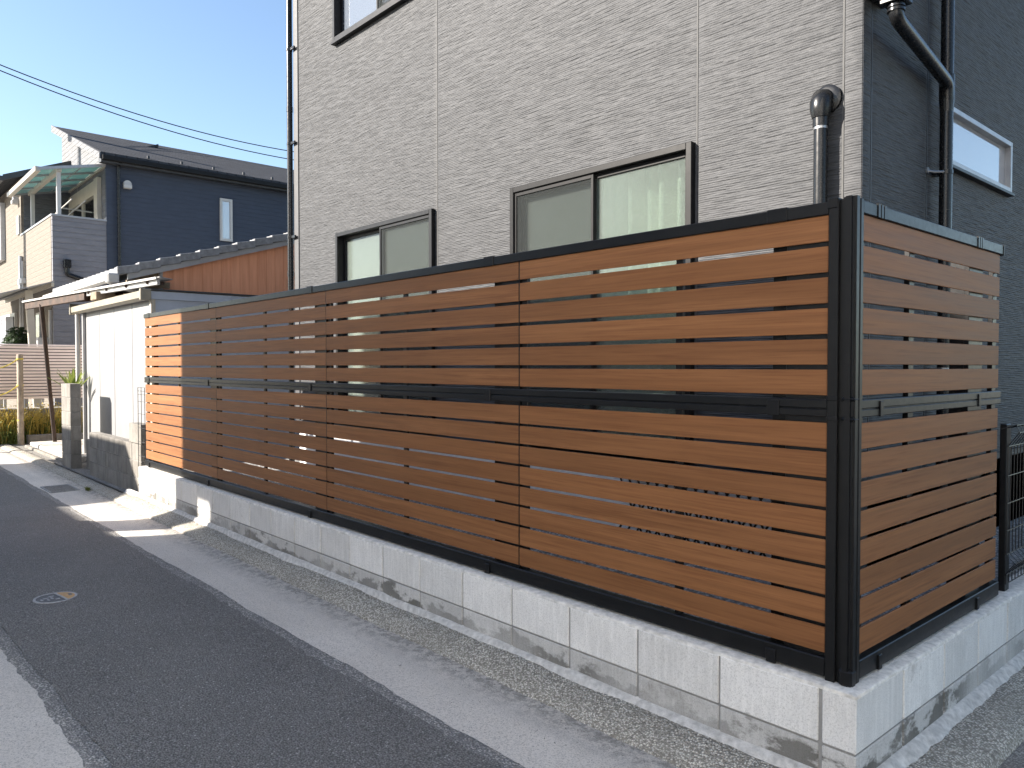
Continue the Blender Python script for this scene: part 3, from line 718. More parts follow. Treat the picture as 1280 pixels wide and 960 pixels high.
# ------------------------------------------------------------------ white shed
sd = thing('shed', 'white panelled lean-to shed with cream gutter beyond the slat fence', 'shed', (-12, 3.6, 0))
pe = [-13.78, -12.92, -12.12, -11.24, -10.40]
for a, b in zip(pe[:-1], pe[1:]):
    bx('wall_panel', a + .008, b - .008, 3.105, 3.135, .12, 2.40, 'white_panel', sd, .004)
bx('wall_panel', -10.40, -10.365, 3.105, 4.2, .12, 2.38, 'pale_blue_sheet', sd)
bx('wall_panel', -10.40, -10.365, 4.205, 6.0, .12, 2.38, 'pale_blue_sheet', sd)
bx('wall_backing', -13.78, -10.41, 3.136, 3.16, .1, 2.38, 'dark_cap', sd, 0)
bx('end_wall', -13.80, -13.765, 3.14, 3.8, .1, 2.38, 'white_panel', sd)
bx('corner_post', -10.42, -10.352, 3.085, 3.14, .05, 2.39, 'beige_alu', sd)
bx('fascia', -10.39, -10.335, 3.0, 6.05, 2.375, 2.475, 'pale_blue_sheet', sd)
build(MB().box(-14.0, -12.25, 3.06, 3.8, 2.44, 2.485).box(-12.24, -10.36, 3.06, 6.05, 2.44, 2.485), 'roof', 'tin_sheet', sd)
bx('roof_edge', -10.40, -10.32, 3.0, 6.06, 2.487, 2.507, 'dark_cap', sd)
gt = build(MB().prism([(-14.06, 3.06, 2.465), (-14.06, 2.96, 2.475), (-14.06, 2.965, 2.39), (-14.06, 3.0, 2.365), (-14.06, 3.06, 2.365)], (3.72, 0, 0)), 'gutter', 'cream_paint', sd)
bx('gutter_end', -10.36, -10.30, 2.945, 3.075, 2.355, 2.50, 'cream_paint', gt, .006)
bx('gutter_end', -14.10, -14.055, 2.945, 3.075, 2.355, 2.53, 'cream_paint', gt, .006)
pipe('downspout', [(-13.98, 3.04, .1), (-13.98, 3.04, 2.37)], .035, 'white_alu', sd)
bx('side_post', -13.80, -13.74, 3.06, 3.10, .1, 2.38, 'grey_alu', sd)

# ------------------------------------------------------------------ single-storey tiled house
th = thing('tiled_house', 'low house with brown corrugated gable wall and grey tile roof', 'house', (-14.5, 5.5, 0))
def rz_(y): return 2.955 + .305 * (y - 3.28)
wb = MB(); yy = 3.84; k = 0
while yy < 7.6:
    y2 = yy + .075; off = .0 if k % 2 else .005
    wb.prism([(-12.34, yy, 0.03), (-12.34, y2, 0.03), (-12.34, y2, rz_(y2) - .13), (-12.34, yy, rz_(yy) - .13)], (.035 + off, 0, 0)); yy = y2; k += 1
build(wb, 'corrugated_wall', 'brown', th)
bx('corner_board', -12.36, -12.29, 3.795, 3.838, .03, rz_(3.84) - .1, 'grey_alu', th)
bx('front_wall', -16.4, -12.37, 3.84, 3.95, .03, 2.98, 'old_timber', th, 0)
bx('rear_wall', -16.4, -12.37, 11.0, 11.1, .03, 2.98, 'plaster', th, 0)
bx('side_wall', -16.42, -16.32, 3.96, 11, .03, 2.98, 'plaster', th, 0)
rfm = MB()
rfm.prism([(-16.6, 3.24, rz_(3.24) - .03), (-16.6, 3.24, rz_(3.24) - .075), (-16.6, 7.6, rz_(7.6) - .1), (-16.6, 11.6, rz_(3.6) - .1), (-16.6, 11.6, rz_(3.6)), (-16.6, 7.6, rz_(7.6) - .03)], (4.42, 0, 0))
rfo = build(rfm, 'roof', 'dark_cap', th)
bmm = MB().prism([(-12.24, 3.32, rz_(3.32) - .08), (-12.24, 3.32, rz_(3.32) - .17), (-12.24, 7.6, rz_(7.6) - .17), (-12.24, 7.6, rz_(7.6) - .08)], (.035, 0, 0)); build(bmm, 'bargeboard', 'grey_alu', th)
tv = MB(); n = 22
nx = 24
# s-shaped roof tiles: courses up the slope, wavy across
wv = []; wf = []; xs_t = np.linspace(-16.62, -12.22, 17 * 8 + 1); courses = 15
for c in range(courses):
    for e in (0, 1):
        y = 3.20 + (c + e * 1.06) * .295; lift = .035 if e == 0 else .008
        for x in xs_t:
            ph = ((x + 16.62) / 4.4 * 17) % 1
            wv.append((x, y, rz_(y) - .028 + lift + .042 * (math.sin(2 * math.pi * ph) + .3 * math.sin(4 * math.pi * ph))))
nn = len(xs_t)
for c in range(courses):
    for i in range(nn - 1):
        a = c * 2 * nn + i; wf.append((a, a + 1, a + nn + 1, a + nn))
        if c == 0: continue
        b = (c * 2 - 1) * nn + i; wf.append((b, b + 1, a + 1, a))
# front edge thickness
o0 = len(wv)
for x in xs_t:
    wv.append((x, 3.21, rz_(3.2) - .05))
for i in range(nn - 1): wf.append((o0 + i, o0 + i + 1, i + 1, i))
b = MB(); b.add(wv, wf); to = build(b, 'tile_field', 'roof_tile', rfo, True); to['kind'] = 'stuff'
for c in range(15):
    y = 3.17 + c * .295; y2 = y + .31
    build(MB().prism([(-12.28, y, rz_(y) + .05), (-12.28, y, rz_(y) - .07), (-12.28, y2, rz_(y2) - .10), (-12.28, y2, rz_(y2) + .018)], (.11, 0, 0)), 'verge_tile', 'roof_tile', rfo, False, .008)
# cream front gutter with hopper
gq = build(MB().prism([(-16.7, 3.14, 2.84), (-16.7, 3.05, 2.85), (-16.7, 3.06, 2.775), (-16.7, 3.12, 2.755), (-16.7, 3.16, 2.765)], (4.5, 0, 0)), 'gutter', 'white_alu', th)
bx('gutter_hopper', -12.27, -12.14, 3.03, 3.19, 2.72, 2.87, 'white_alu', gq, .02)
pipe('gutter_pipe', [(-12.2, 3.1, 2.82), (-12.2, 3.1, 2.68), (-12.2, 3.4, 2.64), (-12.2, 3.75, 2.6)], .03, 'white_alu', gq, 10)
bx('eave_timber', -12.24, -12.16, 3.30, 3.9, 2.70, 2.79, 'old_timber', th)

# rusty lean-to canopy on a leaning pole
cp = thing('lean_to_canopy', 'rusty tin canopy on brown timber beam with leaning dark pole', 'canopy', (-15.3, 2.9, .05))
A = Vector((-15.85, 2.6, 2.66)); B = Vector((-10.8, 3.3, 2.70)); C_ = Vector((-11.9, 3.84, 2.80)); D_ = Vector((-16.0, 3.84, 2.80))
for i in range(9):
    t0, t1 = i / 9, (i + 1) / 9 + .012
    p = [A.lerp(B, t0), A.lerp(B, t1), D_.lerp(C_, t1), D_.lerp(C_, t0)]; dz = Vector((0, 0, .004 * (i % 2)))
    build(MB().prism([q + dz for q in p], (0, 0, .012)), 'roof_sheet', 'tin_sheet', cp)
d = (B - A).normalized()
build(MB().bar(A + d * .05 + Vector((0, .03, -.075)), A.lerp(B, .52) + Vector((0, .03, -.075)), .05, .13), 'front_beam', 'rust_wood', cp, False, .006)
build(MB().bar(A.lerp(B, .53) + Vector((0, .04, -.05)), A.lerp(B, .99) + Vector((0, .04, -.05)), .04, .07), 'front_beam', 'grey_alu', cp, False, .004)
build(MB().bar(A + Vector((0, -.015, -.004)), B + Vector((0, -.015, -.004)), .015, .03), 'edge_trim', 'white_alu', cp)
for i in range(8):
    t = .03 + i * .13
    build(MB().bar(A.lerp(B, t) + Vector((0, .01, -.035)), D_.lerp(C_, t) + Vector((0, -.05, -.035)), .045, .05), 'rafter', 'rust_wood', cp)
tm_ = A.lerp(B, .60); bx('timber_end', tm_.x - .16, tm_.x + .16, tm_.y - .02, tm_.y + .25, tm_.z - .17, tm_.z - .05, 'old_timber', cp, .01)
fin_smooth(build(MB().tube([(-16.30, 3.15, .03), (-15.06, 2.73, 2.57)], .035, 12), 'pole', 'rust_pole', cp))

# ------------------------------------------------------------------ navy and beige two-storey house
nh = thing('navy_house', 'two-storey house with navy side wall, beige front and balcony', 'house', (-22, 7, 0))
X1 = -19.0
def slope(x): return 6.22 + (X1 - x) * .349
build(MB().prism([(X1, 4.80, 0), (X1, 4.80, slope(X1)), (-23.3, 4.80, slope(-23.3)), (-23.3, 4.80, 0)], (0, 7.0, 0)), 'side_wall', 'navy_siding', nh)
build(MB().prism([(X1 - .002, 4.75, 0), (X1 - .002, 4.75, slope(X1)), (-23.3, 4.75, slope(-23.3)), (-23.3, 4.75, 0)], (0, .049, 0)), 'gable_wall', 'pale_gable', nh)
bx('corner_board', X1 - .09, X1 + .012, 4.735, 4.86, 0, 6.2, 'navy_siding', nh)
bx('gable_joint', -21.66, -21.645, 4.742, 4.751, 5, slope(-21.6), 'grey_alu', nh, 0)
ro_ = build(MB().prism([(X1 + .22, 4.58, slope(X1 + .22) + .03), (X1 + .22, 4.58, slope(X1 + .22) + .12), (-23.5, 4.58, slope(-23.5) + .12), (-23.5, 4.58, slope(-23.5) + .03)], (0, 7.4, 0)), 'roof', 'shingle', nh)
build(MB().prism([(X1 + .23, 4.55, slope(X1 + .23) - .03), (X1 + .23, 4.55, slope(X1 + .23) + .10), (-23.52, 4.55, slope(-23.52) + .135), (-23.52, 4.55, slope(-23.52) - .05)], (0, .03, 0)), 'verge_trim', 'pale_gable', ro_)
bx('eave_fascia', X1 + .02, X1 + .23, 4.585, 12, slope(X1 + .22) - .10, slope(X1 + .22) + .028, 'dark_cap', ro_, 0)
bx('eave_gutter', X1 + .231, X1 + .32, 4.6, 12, slope(X1 + .22) - .06, slope(X1 + .22) + .05, 'window_bronze', ro_, .01)
for y in np.arange(5.6, 11.5, .75): bx('snow_guard', X1 + .02, X1 + .07, y, y + .05, slope(X1 + .1) + .14, slope(X1 + .1) + .20, 'dark_cap', ro_)
pipe('downspout', [(X1 + .24, 4.98, 6.1), (X1 + .06, 4.98, 6.05), (X1 + .06, 4.98, 0)], .035, 'dark_pipe', nh, 12)
vt = fin_smooth(build(MB().tube([(X1 - .0, 5.165, 5.66), (X1 + .09, 5.165, 5.66)], .085, 16), 'vent_hood', 'white_alu', nh)); bx('hood_lip', X1, X1 + .12, 5.08, 5.25, 5.56, 5.66, 'white_alu', vt, .01)
wv_ = build(MB().box(X1, X1 + .05, 7.28, 7.335, 4.62, 5.66).box(X1, X1 + .05, 7.53, 7.585, 4.62, 5.66).box(X1, X1 + .05, 7.335, 7.53, 4.62, 4.68).box(X1, X1 + .05, 7.335, 7.53, 5.60, 5.66), 'window', 'white_alu', nh)
bx('pane', X1 + .012, X1 + .018, 7.33, 7.54, 4.67, 5.61, 'mirror_glass', wv_, 0); bx('window_back', X1 + .001, X1 + .006, 7.33, 7.54, 4.67, 5.61, 'curtain_white', wv_, 0)
# beige front block
YFr = 3.67
def sl2(y): return 6.22 + (y - YFr) * .40
build(MB().prism([(-31, YFr, 0), (-31, YFr, sl2(YFr)), (-31, 6.5, sl2(6.5)), (-31, 6.5, 0)], (8.47, 0, 0)), 'front_wall', 'beige_siding', nh)
build(MB().prism([(-22.53, YFr + .06, 4.0), (-22.53, YFr + .06, sl2(YFr + .06)), (-22.53, 4.749, sl2(4.749)), (-22.53, 4.749, 4.0)], (.03, 0, 0)), 'balcony_inner_wall', 'dark_siding', nh)
ro2 = build(MB().prism([(-31.3, YFr - .38, sl2(YFr - .38) + .04), (-31.3, YFr - .38, sl2(YFr - .38) + .12), (-31.3, 6.9, sl2(6.9) + .12), (-31.3, 6.9, sl2(6.9) + .04)], (8.95, 0, 0)), 'roof', 'shingle', nh)
bx('eave_gutter', -31.3, -22.33, YFr - .47, YFr - .382, sl2(YFr - .38) - .02, sl2(YFr - .38) + .1, 'dark_cap', ro2, .01)
build(MB().prism([(-22.35, YFr - .4, sl2(YFr - .4)), (-22.35, YFr - .4, sl2(YFr - .4) + .14), (-22.35, 5.0, sl2(5.0) + .14), (-22.35, 5.0, sl2(5.0))], (.03, 0, 0)), 'verge_trim', 'dark_cap', ro2)
# balcony
bx('balcony_front', -22.528, X1 - .121, YFr, YFr + .12, 0, 4.77, 'beige_siding', nh, 0)
bx('balcony_side', X1 - .12, X1 - .004, YFr, 4.749, 0, 4.77, 'grey_siding', nh, 0)
bx('balcony_corner', X1 - .125, X1 - .1, YFr - .008, YFr, 0, 4.77, 'beige_siding', nh, 0)
build(MB().box(-22.55, X1 + .02, YFr - .02, YFr + .14, 4.772, 4.81).box(X1 - .14, X1 + .02, YFr + .141, 4.74, 4.772, 4.81), 'balcony_coping', 'grey_alu', nh)
bx('balcony_floor', -22.5, X1 - .13, YFr + .13, 4.74, 3.65, 3.75, 'grey_siding', nh, 0)
for x in (X1 - .20, -22.02): bx('terrace_post', x, x + .08, 3.79, 3.87, 4.81, 5.78, 'white_alu', nh)
tf = build(MB().bar((-22.3, 3.83, 5.80), (X1 - .06, 3.83, 5.80), .09, .10), 'terrace_beam', 'beige_alu', nh)
def tz(y): return 5.74 + (y - 3.45) * .22
fr_ = MB().bar((-22.45, 3.42, tz(3.42)), (X1 - .02, 3.42, tz(3.42)), .10, .10).bar((-22.45, 4.73, tz(4.73)), (X1 - .02, 4.73, tz(4.73)), .05, .07)
build(fr_, 'terrace_rail', 'beige_alu', nh)
for i in range(5):
    x = -22.42 + i * (3.4 - .02) / 4; build(MB().bar((x, 3.42, tz(3.42) + .01), (x, 4.73, tz(4.73) + .01), .045, .06), 'terrace_rafter', 'grey_alu' if i < 4 else 'grey_alu', nh)
for i in range(4):
    for j in range(3):
        x = -22.42 + i * .845; ya = 3.46 + j * .42; yb = ya + .40
        build(MB().prism([(x + .03, ya, tz(ya) + .02), (x + .815, ya, tz(ya) + .02), (x + .815, yb, tz(yb) + .02), (x + .03, yb, tz(yb) + .02)], (0, 0, .006)), 'roof_pane', 'roof_glass', nh)
for j in range(1, 3): build(MB().bar((-22.4, 3.45 + j * .42, tz(3.45 + j * .42) + .02), (X1 - .05, 3.45 + j * .42, tz(3.45 + j * .42) + .02), .02, .03), 'terrace_rafter', 'grey_alu', nh)
bd = build(MB().box(-22.3, -22.2, 4.68, 4.75, 3.75, 5.65).box(-19.75, -19.45, 4.66, 4.75, 3.75, 5.84).box(-22.2, -19.75, 4.66, 4.75, 5.48, 5.80).box(-21.02, -20.95, 4.69, 4.75, 3.75, 5.48), 'balcony_door', 'beige_alu', nh)
bx('pane', -22.2, -19.75, 4.725, 4.732, 3.78, 5.48, 'clear_glass', bd, 0); bx('door_curtain_and_dark', -22.2, -19.76, 4.738, 4.745, 3.78, 5.48, 'dark_room', bd, 0)  # full-width dark sheet paints the unlit room behind the pane
bx('door_curtain_and_dark', -21.6, -20.5, 4.735, 4.737, 3.78, 5.48, 'curtain', bd, 0)
for dy in (.35, .62): build(MB().tube([(-21.9, 4.72 - dy, 5.08), (X1 - .25, 4.72 - dy, 5.22)], .015, 8).tube([(-20.2, 4.72, 5.15), (-20.2, 4.72 - dy, 5.17)], .014, 8), 'laundry_pole', 'white_alu', nh)
sp_ = pipe('side_pipe', [(X1 + .06, 3.93, 3.72), (X1 + .06, 3.93, 3.52), (X1 + .06, 4.25, 3.42)], .05, 'dark_pipe', nh, 12); bx('pipe_head', X1 - .0, X1 + .13, 3.86, 4.0, 3.66, 3.84, 'dark_pipe', sp_, .01)
# fittings on the beige front
l1 = fin_smooth(build(MB().tube([(-22.85, YFr, 5.70), (-22.85, YFr - .12, 5.70)], .09, 14), 'vent_hood', 'white_alu', nh)); bx('hood_lip', -22.94, -22.76, YFr - .15, YFr, 5.60, 5.70, 'white_alu', l1, .01)
w5 = bx('window', -22.92, -22.62, YFr - .04, YFr, 4.84, 5.30, 'white_alu', nh); bx('pane', -22.87, -22.67, YFr - .048, YFr - .041, 4.88, 5.26, 'mirror_glass', w5, 0)
bx('shutter_box', -26.6, -24.75, YFr - .12, YFr, 4.4, 5.95, 'meter_box', nh, .01)
pipe('conduit', [(-22.35, YFr - .05, 4.25), (-22.35, YFr - .05, 0)], .045, 'meter_box', nh, 10)
pipe('conduit', [(-22.1, YFr - .05, 4.1), (-22.1, YFr - .05, 0)], .02, 'meter_box', nh, 8)
bx('meter_box', -22.5, -22.0, YFr - .10, YFr, 3.55, 3.68, 'meter_box', nh, .005)
w6 = bx('window', -25.8, -23.2, YFr - .06, YFr, .9, 2.9, 'white_alu', nh); bx('pane', -25.7, -23.3, YFr - .068, YFr - .061, 1.0, 2.8, 'clear_glass', w6, 0)
curtain(-25.7, -23.3, YFr - .03, 1.0, 2.8, 'curtain_white', w6, folds=4).location.y -= .10
w7 = bx('window', -20.6, -20.15, YFr - .05, YFr, 1.5, 2.75, 'grey_alu', nh); bx('pane', -20.55, -20.2, YFr - .058, YFr - .051, 1.55, 2.7, 'mirror_glass', w7, 0)
bx('utility_box', -20.0, -19.3, YFr - .25, YFr, 1.25, 2.15, 'meter_box', nh, .01)
bx('corner_strip', X1 - .24, X1 - .17, YFr - .05, YFr, 0, 2.75, 'white_alu', nh)

cpo = thing('carport', 'grey polycarbonate carport roof on cream posts before the beige house', 'carport', (-21.5, 2.9, 0))
def cz(y): return 2.87 + (y - 2.3) * .33
for i in range(8):
    x = -24.2 + i * .714
    build(MB().prism([(x, 2.3, cz(2.3)), (x + .704, 2.3, cz(2.3)), (x + .704, 3.6, cz(3.6)), (x, 3.6, cz(3.6))], (0, 0, .02)), 'roof_panel', 'tin_sheet', cpo)
build(MB().bar((-24.2, 2.3, cz(2.3) - .04), (-18.5, 2.3, cz(2.3) - .04), .08, .10), 'front_beam', 'beige_alu', cpo)
build(MB().bar((-24.2, 3.57, cz(3.6) - .06), (-18.5, 3.57, cz(3.6) - .06), .05, .08), 'rear_beam', 'beige_alu', cpo)
for y in (2.6, 3.1): build(MB().bar((-24.2, y, cz(y) - .02), (-18.5, y, cz(y) - .02), .03, .03), 'purlin', 'dark_cap', cpo)
for x in (-18.95, -23.6): build(MB().bar((x, 3.37, 0), (x, 3.2, cz(3.2) - .03), .11, .14), 'post', 'beige_alu', cpo, False, .01)
def bush(name, label, cat, c, r, mat, n, leaf=.06, grp=None):
    t = thing(name, label, cat, (c[0], c[1], 0), grp); mb = MB()
    for _ in range(n):
        dv = Vector((random.gauss(0, 1), random.gauss(0, 1), random.gauss(0, 1))).normalized() * (random.random() ** .4)
        p = Vector((c[0] + dv.x * r[0], c[1] + dv.y * r[1], c[2] + dv.z * r[2]))
        a = Vector((random.gauss(0, 1), random.gauss(0, 1), random.gauss(0, .6))).normalized(); b = a.orthogonal().normalized(); s_ = leaf * random.uniform(.6, 1.3)
        mb.add([p - a * s_, p + b * s_ * .45, p + a * s_, p - b * s_ * .45], [(0, 1, 2, 3)])
    build(mb, 'crown', mat, t)['kind'] = 'stuff'
    build(MB().tube([(c[0], c[1], 0), (c[0] + .03, c[1], c[2])], [.04, .02], 8), 'trunk', 'bark', t)
bush('shrub', 'dark green clipped shrub beside the carport post', 'shrub', (-20.6, 3.25, 1.7), (.4, .32, .75), 'bush_leaf', 1800)

# ------------------------------------------------------------------ louvred fence, base wall, kerb, rope posts
XL = -18.0
lf = thing('louver_fence', 'pinkish horizontal louvre fence on a low grey block base', 'fence', (XL, 3, .68))
n = 17
for i in range(n):
    z = .87 + i * .063; b = MB().prism([(XL, 0, z), (XL + .012, 0, z), (XL + .035, 0, z + .047), (XL + .023, 0, z + .047)], (0, 2.75, 0))
    o = build(b, 'slat', 'louver_pink', lf); o.location.y += 1.45
bx('gap_shade_sheet', XL - .02, XL - .005, 1.45, 4.2, .88, 1.92, 'trim_grey', lf, 0)  # dark sheet paints the shade lines in the gaps between slats
bx('top_rail', XL - .02, XL + .045, 1.44, 4.21, 1.935, 1.965, 'louver_pink', lf)
for y in (1.5, 2.6, 3.7): bx('post', XL - .08, XL - .022, y, y + .05, .6, 1.93, 'grey_alu', lf)
lb = thing('base_wall', 'low grey block base wall under the pinkish louvre fence', 'wall', (XL, 3, 0))
for r_ in range(3):
    for i in range(7): link('block', block(.39, .14, .21, 'new' if False else 'old_block'), lb, (XL - .02, 1.6 + i * .4, .12 + r_ * .215), R(90))
bx('coping', XL - .10, XL + .06, 1.4, 4.2, .66, .685, 'mortar', lb)
kb = thing('kerb_block', 'low weathered concrete kerb edging the weed bed', 'kerb', (-17.2, 3.3, .03)); build(MB().box(-17.28, -17.14, 2.85, 3.5, .0, .20).box(-17.28, -17.14, 3.51, 4.1, .0, .19), 'edging', 'old_block', kb, False, .01)
st = thing('entry_slab', 'flat concrete slab step beside the weathered gate pillar', 'step', (-14.9, 3.0, .03)); bx('slab', -16.5, -13.3, 2.78, 3.75, .0, .125, 'lane', st, .012)
bx('edge', -16.55, -13.25, 2.70, 2.775, .0, .07, 'old_block', st, .01)
for (x, y, lab) in ((-17.08, 2.73, 'weathered timber post with yellow rope tied beside the weed bed'), (-16.35, 1.80, 'weathered timber rope post standing at the gutter edge')):
    rp = thing('rope_post', lab, 'post', (x, y, 0))
    fin_smooth(build(MB().tube([(x, y, -.02), (x + .01, y, .9), (x, y, 1.74), (x, y, 1.75)], [.056, .055, .053, .045], 14), 'shaft', 'weathered_post', rp))
    for z in (1.66, 1.16, .5): fin_smooth(build(MB().tube([(x, y, z - .015), (x, y, z + .015)], .06, 14), 'rope_wrap', 'rope_yellow', rp))
for z in (1.66, 1.16):
    p = [Vector((-17.08, 2.73, z)).lerp(Vector((-16.35, 1.80, z - .02)), t) + Vector((0, -.03, -.18 * 4 * t * (1 - t))) for t in np.linspace(0, 1, 14)]
    tag(build(MB().tube(p, .011, 8), 'rope', 'rope_yellow', None, True), 'sagging %s yellow rope strung between the weathered timber posts' % ('upper' if z > 1.5 else 'lower'), 'rope')
# weeds
def weeds(name, label, mats_, n, xr, yr, hr, z0=.03):
    for mt in mats_:
        mb = MB()
        for _ in range(n):
            x = random.uniform(*xr); y = random.uniform(*yr); h = random.uniform(*hr) * (1.2 if mt == 'weed_gold' else .8); a = random.uniform(0, 6.28); l = random.uniform(.1, .6) * h
            wd = random.uniform(.005, .011); s_ = Vector((-math.sin(a), math.cos(a), 0)) * wd
            p0 = Vector((x, y, z0)); p1 = p0 + Vector((math.cos(a) * l * .35, math.sin(a) * l * .35, h * .65)); p2 = p0 + Vector((math.cos(a) * l, math.sin(a) * l, h))
            mb.add([p0 - s_, p0 + s_, p1 + s_, p1 - s_, p2], [(0, 1, 2, 3), (3, 2, 4)])
            if random.random() < .6:
                for q in (p1, p1.lerp(p2, .5), p2):
                    b2 = Vector((random.gauss(0, 1), random.gauss(0, 1), random.gauss(0, 1))).normalized() * random.uniform(.015, .035); c2_ = b2.orthogonal().normalized() * b2.length * .5
                    mb.add([q, q + b2 + c2_, q + b2 * 2, q + b2 - c2_], [(0, 1, 2, 3)])
        o = build(mb, name, mt); tag(o, label if mt == 'weed_green' else label.replace('green', 'golden dry'), 'weeds', None, 'stuff')
weeds('weed_patch', 'green weeds growing in front of the low base wall', ('weed_green', 'weed_gold'), 1500, (-17.9, -17.3), (1.9, 4.1), (.18, .62))
weeds('weed_patch', 'green low weeds spreading between rope post and gutter', ('weed_green',), 700, (-19.5, -17.2), (2.45, 2.85), (.1, .4), 0)
def tuft(x, y, z, n, h, lab):
    mb = MB()
    for _ in range(n):
        a = random.uniform(0, 6.28); px_, py_ = x + random.gauss(0, .03), y + random.gauss(0, .012); hh = h * random.uniform(.4, 1.1); s_ = Vector((-math.sin(a), math.cos(a), 0)) * .003
        p0 = Vector((px_, py_, z)); p1 = p0 + Vector((math.cos(a) * hh * .35, math.sin(a) * hh * .35, hh * .7)); p2 = p0 + Vector((math.cos(a) * hh, math.sin(a) * hh, hh * .8))
        mb.add([p0 - s_, p0 + s_, p1 + s_, p1 - s_, p2], [(0, 1, 2, 3), (3, 2, 4)])
    tag(build(mb, 'grass_tuft', 'weed_green'), lab, 'grass', None, 'stuff')
tuft(-.915, 2.80, 0, 45, .035, 'small green grass tuft in the kerb joint by the wall corner')
tuft(-.93, 2.70, 0, 25, .028, 'tiny grass sprig in the kerb joint by the wall corner')
tuft(-10.45, 2.36, 0, 60, .06, 'small grass tuft beside the drain grate')
yc = thing('yucca_plant', 'spiky yellow-green yucca behind the weathered gate pillar', 'plant', (-13.7, 2.9, .03))
fin_smooth(build(MB().tube([(-13.7, 2.9, .03), (-13.67, 2.9, 1.12)], [.06, .045], 10), 'stem', 'bark', yc))
for i in range(16):
    a = i * 2.4; e = .75 + .7 * ((i * 7) % 16) / 16; L = .52; dv = Vector((math.cos(a) * math.cos(e), math.sin(a) * math.cos(e), math.sin(e))); p0 = Vector((-13.67, 2.9, 1.05 + .004 * i)); s_ = dv.cross(Vector((0, 0, 1))).normalized()
    mb = MB(); v = []
    for t, wd in ((0, .012), (.35, .03), (.75, .02), (1, .002)):
        q = p0 + dv * L * t + Vector((0, 0, -.10 * t * t)); v += [q - s_ * wd, q + Vector((0, 0, -.008)), q + s_ * wd]
    f = [(3 * k + j, 3 * k + j + 1, 3 * k + j + 4, 3 * k + j + 3) for k in range(3) for j in range(2)]
    mb.add(v, f); build(mb, 'leaf', 'yucca_leaf', yc)

# ------------------------------------------------------------------ drain grate, valve cover, cables
dg = thing('drain_grate', 'galvanised steel drain grate set in the concrete gutter', 'grate', (-10.85, 2.09, 0))
gx0, gx1, gy0, gy1 = -11.15, -10.55, 1.98, 2.30
build(MB().box(gx0, gx1, gy0, gy0 + .02, -.01, .008).box(gx0, gx1, gy1 - .02, gy1, -.01, .008).box(gx0, gx0 + .02, gy0 + .02, gy1 - .02, -.01, .008).box(gx1 - .02, gx1, gy0 + .02, gy1 - .02, -.01, .008), 'frame', 'galvanised', dg)
bx('pit_shade_plate', gx0 + .02, gx1 - .02, gy0 + .02, gy1 - .02, .0005, .0025, 'dark_cap', dg, 0)  # flat dark plate, the shade below the bars put into its colour
for i in range(11): bx('bar', gx0 + .05 + i * .05 - .008, gx0 + .05 + i * .05 + .008, gy0 + .021, gy1 - .021, .0026, .010, 'galvanised', dg, 0)
vx_, vy_ = -5.70, 1.09; vz = .0125
vc = thing('valve_cover', 'small round iron valve cover with orange segment in the asphalt', 'cover', (vx_, vy_, 0)); rad = .125
fin_smooth(build(MB().tube([(vx_, vy_, -.01), (vx_, vy_, vz)], rad - .012, 40), 'lid', 'cover_iron', vc), 30)
rim = []; rf_ = []
for k in range(48):
    a = 2 * math.pi * k / 48
    for r_, z in ((rad, -.01), (rad, vz + .003), (rad - .014, vz + .003), (rad - .014, -.01)): rim.append((vx_ + r_ * math.cos(a), vy_ + r_ * math.sin(a), z))
for k in range(48):
    for j in range(3): rf_.append((k * 4 + j, k * 4 + j + 1, ((k + 1) % 48) * 4 + j + 1, ((k + 1) % 48) * 4 + j))
b = MB(); b.add(rim, rf_); build(b, 'rim', 'cover_rim', vc)
dirn = Vector((-.15, 1, 0)).normalized(); per = Vector((dirn.y, -dirn.x, 0)); seg = []
a0 = math.acos(.28)
for t in np.linspace(-a0, a0, 16): q = Vector((vx_, vy_, vz + .0012)) + (dirn * math.cos(t) + per * math.sin(t)) * (rad - .0145); seg.append(tuple(q))
build(MB().prism(seg, (0, 0, .002)), 'orange_segment', 'cover_orange', vc)
ctr = Vector((vx_, vy_, vz + .0022)) + dirn * (rad * .27)
build(MB().bar(ctr - per * (rad * .92), ctr + per * (rad * .92), .012, .004), 'divider', 'cover_rim', vc)
q = Vector((vx_, vy_, vz + .003)) + dirn * .088
build(MB().box(q.x - .022, q.x + .022, q.y - .010, q.y + .010, vz + .0005, vz + .004), 'key_slot', 'cover_iron', vc)
# raised marks cast in the lid
mk = MB()
for (u, v_, lu, lv) in ((-.02, 0, .035, .012), (-.05, -.02, .012, .03), (-.05, .025, .03, .01), (-.08, 0, .03, .012), (-.01, -.045, .012, .03), (0, .04, .012, .025)):
    p = Vector((vx_, vy_, vz)) + dirn * u + per * v_; mk.bar(p - per * lu * .5, p + per * lu * .5, lv, .005)
build(mk, 'cast_marks', 'cover_rim', vc)
def cable(a, b, sag, lab):
    p = [Vector(a).lerp(Vector(b), t) - Vector((0, 0, sag * 4 * t * (1 - t))) for t in np.linspace(0, 1, 28)]
    tag(build(MB().tube(p, .016, 6), 'power_cable', 'cable_black'), lab, 'cable', 'overhead cables')

